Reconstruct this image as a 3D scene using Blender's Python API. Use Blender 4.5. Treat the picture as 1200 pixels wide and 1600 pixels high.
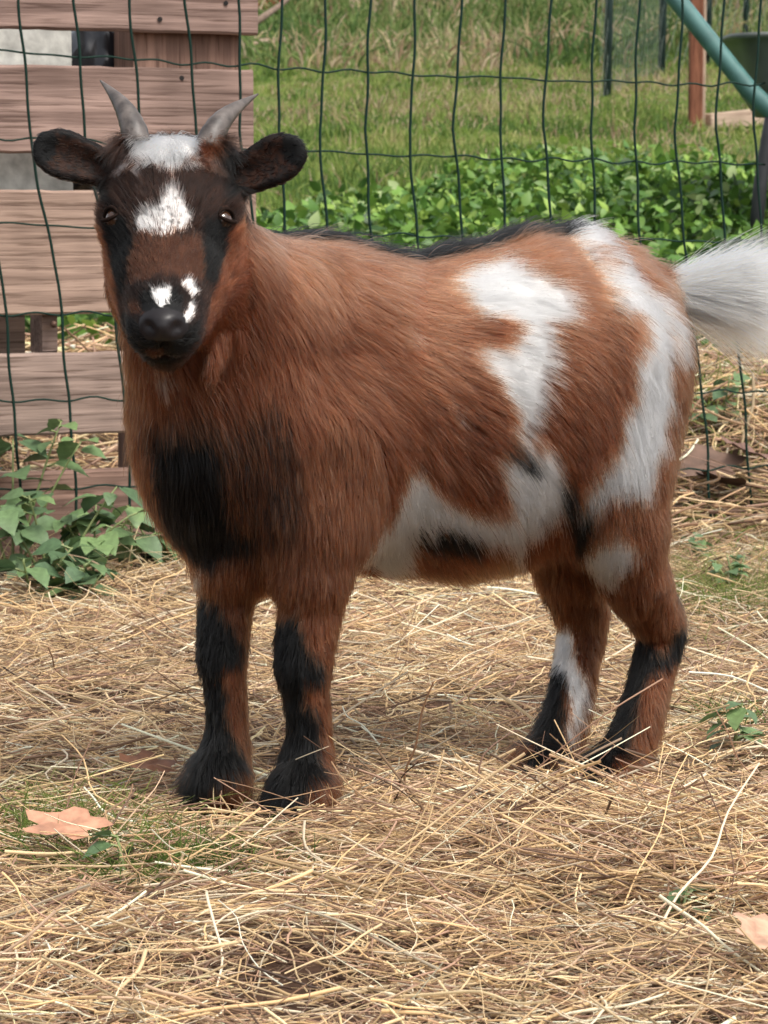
import bpy, bmesh, math, random
import numpy as np
from mathutils import Vector, Matrix, kdtree

random.seed(7)
rng = np.random.default_rng(11)
for o in list(bpy.data.objects):
    bpy.data.objects.remove(o, do_unlink=True)
scene = bpy.context.scene
COL = scene.collection

# ------------------------------------------------------------------ camera
FPX = 4600.0            # focal length in photo pixels (1200 x 1600)
CH = 0.48               # camera height
PITCH = math.atan(500.0 / FPX)
cam_d = bpy.data.cameras.new('camera')
cam = bpy.data.objects.new('camera', cam_d)
COL.objects.link(cam)
cam.location = (0, 0, CH)
cam.rotation_euler = (math.pi / 2 - PITCH, 0, 0)
cam_d.sensor_fit = 'VERTICAL'
cam_d.sensor_height = 24.0
cam_d.sensor_width = 18.0
cam_d.lens = FPX / 1600.0 * 24.0
cam_d.clip_start = 0.05
cam_d.clip_end = 400
cam_d.dof.use_dof = True
cam_d.dof.focus_distance = 2.17
cam_d.dof.aperture_fstop = 26
scene.camera = cam
scene.render.resolution_x = 768
scene.render.resolution_y = 1024

# ------------------------------------------------------------------ light
SUN_EL, SUN_AZ = math.radians(57), math.radians(138)   # azimuth measured from +Y towards +X
world = bpy.data.worlds.new('World')
scene.world = world
world.use_nodes = True
wn = world.node_tree
bg = wn.nodes['Background']
sky = wn.nodes.new('ShaderNodeTexSky')
sky.sky_type = 'NISHITA'
sky.sun_disc = False
sky.sun_elevation = SUN_EL
sky.sun_rotation = SUN_AZ
sky.dust_density = 4.0
sky.ozone_density = 0.6
hs = wn.nodes.new('ShaderNodeHueSaturation')            # overcast: the blue mostly washed out of the whole dome
hs.inputs['Saturation'].default_value = 0.30
wn.links.new(sky.outputs[0], hs.inputs['Color'])
wn.links.new(hs.outputs[0], bg.inputs[0])
bg.inputs[1].default_value = 0.15
sun_d = bpy.data.lights.new('sun', 'SUN')
sun = bpy.data.objects.new('sun', sun_d)
COL.objects.link(sun)
sun_d.energy = 1.5
sun_d.angle = math.radians(18)
sun_d.color = (1.0, 0.95, 0.87)
sdir = Vector((math.sin(SUN_AZ) * math.cos(SUN_EL), math.cos(SUN_AZ) * math.cos(SUN_EL), math.sin(SUN_EL)))
sun.rotation_euler = (-sdir).to_track_quat('-Z', 'Y').to_euler()
sun.location = (0, 0, 8)
scene.view_settings.view_transform = 'Standard'
scene.view_settings.look = 'None'
scene.view_settings.exposure = 0.78
scene.view_settings.gamma = 1.0
scene.render.engine = 'CYCLES'
scene.cycles_curves.subdivisions = 1
scene.cycles.max_bounces = 6
scene.cycles.diffuse_bounces = 3
scene.cycles.glossy_bounces = 3
scene.cycles.transmission_bounces = 5
scene.cycles.transparent_max_bounces = 4

# ------------------------------------------------------------------ helpers
cp, sp = math.cos(PITCH), math.sin(PITCH)
CF = np.array([0, cp, -sp]); CU = np.array([0, sp, cp]); CR = np.array([1.0, 0, 0]); CC = np.array([0, 0, CH])

def ray(px, py):
    return CF + (px - 600.0) / FPX * CR + (800.0 - py) / FPX * CU
def W(px, py, Y):
    d = ray(px, py); return CC + d * (Y / d[1])
def G(px, py, z=0.0):
    d = ray(px, py); return CC + d * ((z - CH) / d[2])
def project(P):
    q = np.asarray(P) - CC
    dep = q @ CF
    return np.stack([600 + FPX * (q @ CR) / dep, 800 - FPX * (q @ CU) / dep], -1)

def tag(o, label=None, cat=None, group=None, kind=None):
    if label: o['label'] = label
    if cat: o['category'] = cat
    if group: o['group'] = group
    if kind: o['kind'] = kind
    return o
def empty(name, loc, label=None, cat=None, group=None):
    o = bpy.data.objects.new(name, None); COL.objects.link(o)
    o.location = loc; o.empty_display_size = 0.05
    return tag(o, label, cat, group)
def link_mesh(name, me, mat=None, parent=None, smooth=False):
    o = bpy.data.objects.new(name, me); COL.objects.link(o)
    if mat is not None and not me.materials: me.materials.append(mat)
    if parent is not None:
        o.parent = parent
        o.matrix_parent_inverse = Matrix.Translation(-Vector(root_loc(parent)))
    if smooth:
        me.polygons.foreach_set('use_smooth', [True] * len(me.polygons))
    return o
def root_loc(p):
    l = Vector(p.location)
    while p.parent is not None:
        p = p.parent
        if p.type == 'EMPTY': l = Vector(p.location)
    return l
def pydata(name, v, f):
    me = bpy.data.meshes.new(name); me.from_pydata([tuple(map(float, a)) for a in v], [], f); me.update(); return me
def bm_mesh(name, bm):
    me = bpy.data.meshes.new(name); bm.to_mesh(me); bm.free(); return me

# numpy value noise
def _hash(ix, iy, iz):
    n = (ix * 374761393 + iy * 668265263 + iz * 2147483647 + 1013904223) & 0xFFFFFFFF
    n = ((n ^ (n >> 13)) * 1274126177) & 0xFFFFFFFF
    return ((n ^ (n >> 16)) & 0xFFFF) / 65535.0
def vnoise(P, s=1.0, seed=0):
    P = np.asarray(P, float) * s + seed * 17.31
    i = np.floor(P).astype(np.int64); f = P - i; f = f * f * (3 - 2 * f)
    r = 0
    for a in (0, 1):
        for b in (0, 1):
            for c in (0, 1):
                w = (f[..., 0] if a else 1 - f[..., 0]) * (f[..., 1] if b else 1 - f[..., 1]) * (f[..., 2] if c else 1 - f[..., 2])
                r = r + w * _hash(i[..., 0] + a, i[..., 1] + b, i[..., 2] + c)
    return r * 2 - 1
def vnoise2(x, y, s, seed=0):
    return vnoise(np.stack([np.asarray(x, float), np.asarray(y, float), np.zeros_like(np.asarray(x, float))], -1), s, seed)
def smooth01(x, a, b):
    t = np.clip((np.asarray(x, float) - a) / (b - a), 0, 1); return t * t * (3 - 2 * t)

# ------------------------------------------------------------------ materials
def new_mat(name):
    m = bpy.data.materials.new(name); m.use_nodes = True
    return m, m.node_tree, m.node_tree.nodes['Principled BSDF']
def simple(name, col, rough=0.7, metal=0.0, noise=0.0, scale=30, bump=0.0, spec=0.5):
    m, t, b = new_mat(name)
    b.inputs['Roughness'].default_value = rough
    b.inputs['Metallic'].default_value = metal
    b.inputs['Specular IOR Level'].default_value = spec
    b.inputs['Base Color'].default_value = (*col, 1)
    if noise or bump:
        tc = t.nodes.new('ShaderNodeTexCoord')
        n = t.nodes.new('ShaderNodeTexNoise'); n.inputs['Scale'].default_value = scale; n.inputs['Detail'].default_value = 6
        t.links.new(tc.outputs['Object'], n.inputs['Vector'])
        r = t.nodes.new('ShaderNodeValToRGB')
        r.color_ramp.elements[0].position = .3; r.color_ramp.elements[1].position = .7
        r.color_ramp.elements[0].color = (*[c * (1 - noise) for c in col], 1)
        r.color_ramp.elements[1].color = (*[min(1, c * (1 + noise)) for c in col], 1)
        t.links.new(n.outputs[0], r.inputs[0]); t.links.new(r.outputs[0], b.inputs['Base Color'])
        if bump:
            bu = t.nodes.new('ShaderNodeBump'); bu.inputs['Strength'].default_value = bump; bu.inputs['Distance'].default_value = .004
            t.links.new(n.outputs[0], bu.inputs['Height']); t.links.new(bu.outputs[0], b.inputs['Normal'])
    return m
def attr_mat(name, attr, rough=0.6, spec=0.3, trans=0.0, mul=1.0):
    m, t, b = new_mat(name)
    a = t.nodes.new('ShaderNodeAttribute'); a.attribute_name = attr
    b.inputs['Roughness'].default_value = rough
    b.inputs['Specular IOR Level'].default_value = spec
    src = a.outputs['Color']
    if mul != 1.0:
        mx = t.nodes.new('ShaderNodeMix'); mx.data_type = 'RGBA'; mx.blend_type = 'MULTIPLY'; mx.inputs['Factor'].default_value = 1
        t.links.new(src, mx.inputs[6]); mx.inputs[7].default_value = (mul, mul, mul, 1); src = mx.outputs[2]
    t.links.new(src, b.inputs['Base Color'])
    if trans:
        tr = t.nodes.new('ShaderNodeBsdfTranslucent'); t.links.new(src, tr.inputs['Color'])
        ms = t.nodes.new('ShaderNodeMixShader'); ms.inputs[0].default_value = trans
        out = t.nodes['Material Output']
        t.links.new(b.outputs[0], ms.inputs[1]); t.links.new(tr.outputs[0], ms.inputs[2]); t.links.new(ms.outputs[0], out.inputs[0])
    return m
def hair_mat(name, attr='tint', rough=.35):
    m = bpy.data.materials.new(name); m.use_nodes = True; t = m.node_tree
    t.nodes.remove(t.nodes['Principled BSDF'])
    h = t.nodes.new('ShaderNodeBsdfHairPrincipled'); h.parametrization = 'COLOR'
    a = t.nodes.new('ShaderNodeAttribute'); a.attribute_name = attr
    t.links.new(a.outputs['Color'], h.inputs['Color'])
    h.inputs['Roughness'].default_value = rough
    h.inputs['Radial Roughness'].default_value = .5
    h.inputs['IOR'].default_value = 1.27
    h.inputs['Coat'].default_value = 0.0
    h.inputs['Random Roughness'].default_value = .2
    t.links.new(h.outputs[0], t.nodes['Material Output'].inputs[0])
    return m

def make_curves(name, pts, rad, tint, mat, parent=None):
    """pts (N,K,3) rad (N,K) tint (N,3)"""
    N, K, _ = pts.shape
    hc = bpy.data.hair_curves.new(name)
    hc.add_curves([K] * N)
    hc.attributes['position'].data.foreach_set('vector', np.ascontiguousarray(pts, dtype=np.float32).ravel())
    ra = hc.attributes.get('radius') or hc.attributes.new('radius', 'FLOAT', 'POINT')
    ra.data.foreach_set('value', np.ascontiguousarray(rad, dtype=np.float32).ravel())
    ca = hc.attributes.new('tint', 'FLOAT_COLOR', 'CURVE')
    c4 = np.ones((N, 4), np.float32); c4[:, :3] = tint
    ca.data.foreach_set('color', c4.ravel())
    hc.materials.append(mat)
    o = bpy.data.objects.new(name, hc); COL.objects.link(o)
    if parent is not None:
        o.parent = parent; o.matrix_parent_inverse = Matrix.Translation(-Vector(root_loc(parent)))
    return o

# ------------------------------------------------------------------ terrain
ZY = [-3, 3.9, 5, 7, 10, 14, 20, 40, 70, 120]
ZZ = [0, 0, .15, .33, .58, 1.02, 1.80, 4.4, 8.0, 13]
def terrain(x, y):
    x = np.asarray(x, float); y = np.asarray(y, float)
    z = np.interp(y, ZY, ZZ)
    z = z + .010 * vnoise2(x, y, 4.5, 1) * smooth01(y, .4, 1.2) * (1 - smooth01(np.hypot(x + .02, y - 2.28), .42, .22) * .9)
    z = z + .05 * vnoise2(x, y, .8, 2) * smooth01(y, 4.2, 7)
    # heap of hay in the foreground, and mound behind the fence
    z = z + .020 * np.exp(-(((x - .17) / .16) ** 2 + ((y - 2.00) / .08) ** 2))
    z = z + .022 * np.exp(-(((x + .05) / .25) ** 2 + ((y - 1.78) / .07) ** 2))
    z = z + .07 * np.exp(-(((x - .62) / .28) ** 2 + ((y - 4.55) / .25) ** 2))
    return z
def T(px, py):
    d = ray(px, py)
    t = np.concatenate([np.arange(1.2, 8, .004), np.arange(8, 60, .02)])
    P = CC + d * (t / d[1])[:, None]
    below = P[:, 2] < terrain(P[:, 0], P[:, 1])
    k = int(np.argmax(below)) if below.any() else len(t) - 1
    return P[k]

def build_ground():
    ys = np.concatenate([np.arange(-3, 1, .5), np.arange(1, 5.4, .03), np.arange(5.4, 12, .12), np.arange(12, 30, .5), np.arange(30, 121, 5)])
    xs = np.concatenate([np.arange(-60, -6, 6), np.arange(-6, -1.2, .3), np.arange(-1.2, 1.2, .03), np.arange(1.2, 6, .3), np.arange(6, 61, 6)])
    X, Y = np.meshgrid(xs, ys)
    Z = terrain(X, Y)
    v = np.stack([X, Y, Z], -1).reshape(-1, 3)
    nx = len(xs); ny = len(ys)
    f = [(j * nx + i, j * nx + i + 1, (j + 1) * nx + i + 1, (j + 1) * nx + i) for j in range(ny - 1) for i in range(nx - 1)]
    me = pydata('ground', v, f)
    m, t, b = new_mat('earth_and_turf')
    b.inputs['Roughness'].default_value = .95; b.inputs['Specular IOR Level'].default_value = .1
    tc = t.nodes.new('ShaderNodeTexCoord')
    sx = t.nodes.new('ShaderNodeSeparateXYZ'); t.links.new(tc.outputs['Object'], sx.inputs[0])
    n1 = t.nodes.new('ShaderNodeTexNoise'); n1.inputs['Scale'].default_value = 35; n1.inputs['Detail'].default_value = 8
    t.links.new(tc.outputs['Object'], n1.inputs['Vector'])
    soil = t.nodes.new('ShaderNodeValToRGB')
    soil.color_ramp.elements[0].color = (.022, .013, .010, 1); soil.color_ramp.elements[1].color = (.12, .070, .046, 1)
    t.links.new(n1.outputs[0], soil.inputs[0])
    n2 = t.nodes.new('ShaderNodeTexNoise'); n2.inputs['Scale'].default_value = 1.6; n2.inputs['Detail'].default_value = 9
    t.links.new(tc.outputs['Object'], n2.inputs['Vector'])
    turf = t.nodes.new('ShaderNodeValToRGB')
    turf.color_ramp.elements[0].position = .35; turf.color_ramp.elements[1].position = .7
    turf.color_ramp.elements[0].color = (.050, .085, .018, 1); turf.color_ramp.elements[1].color = (.13, .15, .040, 1)
    t.links.new(n2.outputs[0], turf.inputs[0])
    mr = t.nodes.new('ShaderNodeMapRange'); mr.inputs[1].default_value = 5.0; mr.inputs[2].default_value = 6.2
    t.links.new(sx.outputs[1], mr.inputs[0])
    mx = t.nodes.new('ShaderNodeMix'); mx.data_type = 'RGBA'
    t.links.new(mr.outputs[0], mx.inputs['Factor']); t.links.new(soil.outputs[0], mx.inputs[6]); t.links.new(turf.outputs[0], mx.inputs[7])
    t.links.new(mx.outputs[2], b.inputs['Base Color'])
    bu = t.nodes.new('ShaderNodeBump'); bu.inputs['Distance'].default_value = .01; bu.inputs['Strength'].default_value = .6
    t.links.new(n1.outputs[0], bu.inputs['Height']); t.links.new(bu.outputs[0], b.inputs['Normal'])
    o = link_mesh('ground', me, m, smooth=True); tag(o, kind='structure')
build_ground()

# ------------------------------------------------------------------ goat: implicit body
YAW = math.radians(30)
UF = np.array([-math.cos(YAW), -math.sin(YAW), 0])       # towards the head
UN = np.array([math.sin(YAW), -math.cos(YAW), 0])        # towards the near flank
UZ = np.array([0, 0, 1.0])
H_GRID = 0.0026
GMIN = np.array([-.30, 1.97, -.01]); GMAX = np.array([.28, 2.56, .60])
gn = np.ceil((GMAX - GMIN) / H_GRID).astype(int)
BIG = 1.0
FIELD = np.full(tuple(gn), BIG, np.float32)
CHAINS = {}
def ellipsoid(lo, hi, c, R, r):
    ax = [GMIN[k] + H_GRID * np.arange(lo[k], hi[k]) for k in range(3)]
    dx = (ax[0] - c[0])[:, None, None].astype(np.float32); dy = (ax[1] - c[1])[None, :, None].astype(np.float32); dz = (ax[2] - c[2])[None, None, :].astype(np.float32)
    k0 = 0; k1 = 0
    for k in range(3):
        q = dx * np.float32(R[k][0]) + dy * np.float32(R[k][1]) + dz * np.float32(R[k][2])
        k0 = k0 + (q / np.float32(r[k])) ** 2; k1 = k1 + (q / np.float32(r[k] ** 2)) ** 2
    k0 = np.sqrt(k0); k1 = np.sqrt(k1)
    return k0 * (k0 - 1) / np.maximum(k1, 1e-6)
def chain(name, st, k=.015, sub=6, mode='min', frame=None, margin=.03):
    """st: list of (centre(3), (ra, rb, rc)) in frame axes (rows); swept ellipsoids, smooth union into FIELD"""
    st = [(np.asarray(c, float), np.asarray(r, float)) for c, r in st]
    cs, rs = [], []
    n = len(st)
    C0 = np.array([s[0] for s in st]); R0 = np.array([s[1] for s in st])
    if n == 1: cs, rs = C0, R0
    else:
        tt = np.linspace(0, n - 1, (n - 1) * sub + 1)
        i = np.clip(tt.astype(int), 0, n - 2); f = (tt - i)[:, None]
        p0 = C0[np.clip(i - 1, 0, n - 1)]; p1 = C0[i]; p2 = C0[i + 1]; p3 = C0[np.clip(i + 2, 0, n - 1)]
        cs = .5 * (2 * p1 + (p2 - p0) * f + (2 * p0 - 5 * p1 + 4 * p2 - p3) * f ** 2 + (3 * p1 - p0 - 3 * p2 + p3) * f ** 3)
        g = f * f * (3 - 2 * f); rs = R0[i] * (1 - g) + R0[i + 1] * g
    F = np.eye(3) if frame is None else np.asarray(frame)
    rm = rs.max(1)[:, None] + margin
    lo = np.clip(np.floor(((cs - rm).min(0) - GMIN) / H_GRID).astype(int), 0, gn); hi = np.clip(np.ceil(((cs + rm).max(0) - GMIN) / H_GRID).astype(int), 0, gn)
    D = np.full(tuple(hi - lo), BIG, np.float32)
    for c, r in zip(cs, rs):
        m = r.max() + margin
        l = np.clip(np.floor((c - m - GMIN) / H_GRID).astype(int), lo, hi); h = np.clip(np.ceil((c + m - GMIN) / H_GRID).astype(int), lo, hi)
        if np.any(h <= l): continue
        s = tuple(slice(a - q, b - q) for a, b, q in zip(l, h, lo))
        D[s] = np.minimum(D[s], ellipsoid(l, h, c, F, r))
    S = tuple(slice(a, b) for a, b in zip(lo, hi))
    if mode == 'sub':
        a = FIELD[S]; b = -D
        hh = np.maximum(k - np.abs(a - b), 0) / k
        FIELD[S] = np.maximum(a, b) + hh * hh * k * .25
    else:
        a = FIELD[S]; b = D
        hh = np.maximum(k - np.abs(a - b), 0) / k
        FIELD[S] = np.minimum(a, b) - hh * hh * k * .25
        CHAINS.setdefault(name, []).extend((c, F, r) for c, r in zip(cs, rs))

def px2m(n, Y): return n * Y / FPX * 1.0
def SP(px, py, Y, r):   # round station, radius in photo pixels
    q = px2m(r, Y); return (W(px, py, Y), (q, q, q))
BODY = np.array([UF, UN, UZ])
def YL(px): return 2.225 + (px - 330) * .00030
def TS(px, py, b, c, a=.05, Y=None):
    Y = YL(px) if Y is None else Y
    return (W(px, py, Y), (a, b, px2m(c, Y)))

chain('torso', [
    TS(338, 700, .060, 138, .052), TS(420, 655, .078, 222, .055), TS(520, 645, .086, 236), TS(620, 648, .092, 240),
    TS(720, 645, .097, 252), TS(800, 625, .097, 252), TS(872, 572, .086, 205), TS(935, 555, .072, 170), TS(968, 555, .052, 128, .045)],
    frame=BODY, sub=7)
# neck up to the poll, throat
chain('neck', [SP(470, 515, 2.265, 104), SP(400, 500, 2.23, 108), SP(340, 450, 2.20, 100), SP(300, 380, 2.175, 84), SP(272, 315, 2.16, 70)], k=.07)
chain('neck', [SP(340, 640, 2.215, 102), SP(303, 560, 2.19, 80), SP(285, 470, 2.17, 76)], k=.06)
# limbs
nf = G(470, 1303); ff = G(332, 1283); nh = G(948, 1240); fh = G(838, 1228)
chain('near_front', [SP(500, 700, 2.222, 88), SP(497, 790, 2.208, 78), SP(490, 880, 2.195, 58), SP(485, 950, 2.195, 46), SP(474, 1030, 2.19, 43), SP(478, 1080, 2.19, 34),
                     SP(483, 1140, 2.192, 32), SP(479, 1190, 2.19, 38), SP(474, 1230, 2.18, 47), SP(468, 1252, nf[1] + .004, 50)], k=.055)
chain('far_front', [SP(352, 770, 2.235, 90), SP(358, 860, 2.225, 60), SP(354, 930, 2.225, 40), SP(347, 1018, 2.22, 37), SP(351, 1065, 2.22, 31),
                    SP(355, 1130, 2.22, 30), SP(351, 1174, 2.218, 35), SP(343, 1210, 2.212, 44), SP(335, 1233, ff[1] + .004, 47)], k=.03)
chain('near_hind', [SP(955, 580, 2.375, 92), SP(962, 700, 2.355, 84), SP(968, 800, 2.345, 70), SP(988, 890, 2.352, 52), SP(1018, 950, 2.37, 39), SP(1032, 985, 2.382, 35),
                    SP(1022, 1040, 2.376, 32), SP(1006, 1100, 2.362, 31), SP(988, 1152, 2.352, 31), SP(970, 1188, 2.345, 34), SP(955, 1208, nh[1] + .004, 36)], k=.05)
chain('far_hind', [SP(880, 680, 2.43, 100), SP(876, 800, 2.40, 66), SP(886, 880, 2.40, 52), SP(906, 945, 2.415, 41), SP(910, 980, 2.42, 36), SP(900, 1040, 2.412, 33),
                   SP(888, 1105, 2.395, 32), SP(870, 1152, 2.382, 33), SP(852, 1182, 2.375, 35), SP(843, 1195, fh[1] + .004, 36)], k=.03)
chain('tail', [SP(1015, 455, 2.42, 30), SP(1060, 462, 2.43, 24), SP(1105, 450, 2.435, 16)], k=.02)
# sheath fold in front of the thigh
# head
SK = W(268, 292, 2.150); NO = W(256, 492, 2.060)
HD = (NO - SK) / np.linalg.norm(NO - SK)                 # skull -> nose
HL = np.array([1.0, .06, .03]); HL -= HD * (HL @ HD); HL /= np.linalg.norm(HL)   # lateral (image right)
HO = np.cross(HD, HL); HO /= np.linalg.norm(HO)
if HO[1] > 0: HO = -HO                                     # outwards from the face (towards the camera)
HEAD = np.array([HD, HL, HO])
HLEN = np.linalg.norm(NO - SK)
def HP(d, l, o): return SK + HD * d + HL * l + HO * o      # metres in head frame
chain('head', [(HP(-.022, 0, -.020), (.034, .042, .036)), (HP(.000, 0, -.012), (.036, .049, .044)), (HP(.030, 0, -.014), (.036, .0475, .043)),
               (HP(.062, 0, -.016), (.034, .038, .036)), (HP(.095, 0, -.014), (.030, .029, .030)), (HP(.122, 0, -.016), (.024, .0235, .0255))], frame=HEAD, k=.012)
for s in (-1, 1):
    chain('head', [(HP(.050, s * .024, -.045), (.034, .022, .034)), (HP(.085, s * .016, -.040), (.03, .018, .024))], frame=HEAD, k=.016)      # cheeks and jaw
    chain('head', [(HP(.030, s * .039, -.002), (.017, .011, .015))], frame=HEAD, k=.012)      # brow
    chain('head', [(HP(-.020, s * .031, .012), (.014, .013, .014))], frame=HEAD, k=.010)      # horn boss
    chain('head', [(HP(.124, s * .0115, -.018), (.019, .0145, .019))], frame=HEAD, k=.008)      # lip pads
chain('head', [(HP(.085, 0, -.050), (.026, .020, .018)), (HP(.112, 0, -.044), (.022, .0185, .0150)), (HP(.124, 0, -.036), (.012, .015, .0120))], frame=HEAD, k=.008)  # lower jaw
chain('nose', [(HP(.136, 0, .000), (.0115, .0150, .0105))], frame=HEAD, k=.006)
for s in (-1, 1):
    chain('x', [(HP(.1445, s * .0100, .0030), (.0080, .0048, .0042))], frame=HEAD, k=.003, mode='sub')     # nostrils
    chain('x', [(HP(.137, s * .012, -.0290), (.022, .017, .0026))], frame=HEAD, k=.004, mode='sub')     # mouth line
    chain('x', [(HP(.0400, s * .0455, .0115), (.0085, .0075, .0065))], frame=HEAD, k=.006, mode='sub')  # eye socket
chain('x', [(HP(.150, 0, -.018), (.010, .0014, .014))], frame=HEAD, k=.003, mode='sub')
# ears: thin cups
EARS = {}
for s, base, tip in ((-1, W(158, 262, 2.155), W(56, 226, 2.145)), (1, W(372, 278, 2.155), W(474, 228, 2.145))):
    ax = tip - base; L = np.linalg.norm(ax); ax = ax / L
    nr = np.array([0, -1.0, .12]); nr -= ax * (nr @ ax); nr /= np.linalg.norm(nr)
    up = np.cross(ax, nr); FR = np.array([ax, up, nr])
    c = base + ax * L * .54
    EARS[s] = (base, tip, ax, up, nr)
    chain('ear', [(base + ax * L * .02, (.018, .0125, .010)), (base + ax * L * .30, (.020, .0165, .0085)), (base + ax * L * .58, (.020, .0185, .0075)), (base + ax * L * .80, (.0125, .0150, .0050))], frame=FR, k=.010)
    chain('x', [(base + ax * L * .26 + nr * .0085, (.022, .0085, .0085)), (base + ax * L * .60 + nr * .0085, (.024, .0140, .0085))], frame=FR, k=.004, mode='sub')
# wattle under the throat
chain('wattle', [SP(330, 515, 2.142, 11), SP(338, 545, 2.135, 12), SP(331, 572, 2.13, 10)], k=.010)

def surface_nets(F, origin, h):
    neg = F < 0
    nx, ny, nz = F.shape
    cell = np.zeros((nx - 1, ny - 1, nz - 1), np.int8)
    for a in (0, 1):
        for b in (0, 1):
            for c in (0, 1):
                cell += neg[a:nx - 1 + a, b:ny - 1 + b, c:nz - 1 + c]
    act = np.argwhere((cell > 0) & (cell < 8))
    idx = np.full(cell.shape, -1, np.int32); idx[tuple(act.T)] = np.arange(len(act))
    acc = np.zeros((len(act), 3)); cnt = np.zeros(len(act))
    corners = [(a, b, c) for a in (0, 1) for b in (0, 1) for c in (0, 1)]
    for i, p in enumerate(corners):
        for q in corners[i + 1:]:
            d = np.abs(np.subtract(q, p))
            if d.sum() != 1: continue
            f0 = F[tuple((act + p).T)]; f1 = F[tuple((act + q).T)]
            m = (f0 < 0) != (f1 < 0)
            t = np.where(m, f0 / np.where(m, f0 - f1, 1), 0)
            acc += m[:, None] * (np.array(p) + t[:, None] * (np.array(q) - np.array(p))); cnt += m
    V = origin + h * (act + acc / cnt[:, None])
    faces = []
    for axis in range(3):
        s0 = [slice(1, -1)] * 3; s0[axis] = slice(0, F.shape[axis] - 1)
        s1 = list(s0); s1[axis] = slice(1, F.shape[axis])
        n0 = neg[tuple(s0)]; n1 = neg[tuple(s1)]
        e = np.argwhere(n0 != n1)
        flip = n0[tuple(e.T)]
        off = np.ones(3, int); off[axis] = 0
        e = e + off
        o1, o2 = (axis + 1) % 3, (axis + 2) % 3
        d1 = np.zeros(3, int); d1[o1] = 1; d2 = np.zeros(3, int); d2[o2] = 1
        q = np.stack([idx[tuple((e - d1 - d2).T)], idx[tuple((e - d2).T)], idx[tuple(e.T)], idx[tuple((e - d1).T)]], 1)
        q[~flip] = q[~flip][:, ::-1]
        faces.append(q)
    return V, np.concatenate(faces)
BV, BF = surface_nets(FIELD, GMIN, H_GRID)
# largest smooth pass (umbrella) to remove voxel terraces
def adj_smooth(V, Fq, it=2, lam=.5):
    e = np.concatenate([Fq[:, [0, 1]], Fq[:, [1, 2]], Fq[:, [2, 3]], Fq[:, [3, 0]]])
    for _ in range(it):
        s = np.zeros_like(V); c = np.zeros(len(V))
        for k in range(3):
            s[:, k] = np.bincount(e[:, 0], V[e[:, 1], k], len(V)) + np.bincount(e[:, 1], V[e[:, 0], k], len(V))
        c = np.bincount(e[:, 0], minlength=len(V)) + np.bincount(e[:, 1], minlength=len(V))
        V = V + lam * (s / np.maximum(c, 1)[:, None] - V)
    return V
BV = adj_smooth(BV, BF, 3)
# part of every vertex: the limb, neck, head ... whose swept ellipsoids lie nearest
PARTS = list(CHAINS)
def part_of(P):
    best = np.full(len(P), 9.0); bi = np.zeros(len(P), int)
    for i, n in enumerate(PARTS):
        for c, F, r in CHAINS[n]:
            q = (P - c) @ F.T
            k0 = np.sqrt(((q / r) ** 2).sum(1)); k1 = np.sqrt(((q / r ** 2) ** 2).sum(1))
            d = k0 * (k0 - 1) / np.maximum(k1, 1e-6)
            m = d < best; best[m] = d[m]; bi[m] = i
    return bi
def mesh_from_arrays(name, V, Fq):
    me = bpy.data.meshes.new(name)
    me.vertices.add(len(V)); me.vertices.foreach_set('co', V.astype(np.float32).ravel())
    me.loops.add(Fq.size); me.loops.foreach_set('vertex_index', Fq.astype(np.int32).ravel())
    me.polygons.add(len(Fq)); me.polygons.foreach_set('loop_start', np.arange(0, Fq.size, 4, dtype=np.int32))
    me.update(calc_edges=True); return me
def face_normals(V, Fq):
    n = np.cross(V[Fq[:, 2]] - V[Fq[:, 0]], V[Fq[:, 3]] - V[Fq[:, 1]])
    a = np.linalg.norm(n, axis=1); return n / np.maximum(a, 1e-12)[:, None], a * .5
FN, FA = face_normals(BV, BF)
if ((BV[BF].mean(1) - BV.mean(0)) * FN).sum(1).mean() < 0:
    BF = BF[:, ::-1]; FN = -FN
VP = part_of(BV)
VN = np.zeros_like(BV)
for k in range(4):
    for c in range(3):
        VN[:, c] += np.bincount(BF[:, k], FN[:, c] * FA, len(BV))
VN /= np.maximum(np.linalg.norm(VN, axis=1), 1e-9)[:, None]

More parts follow.
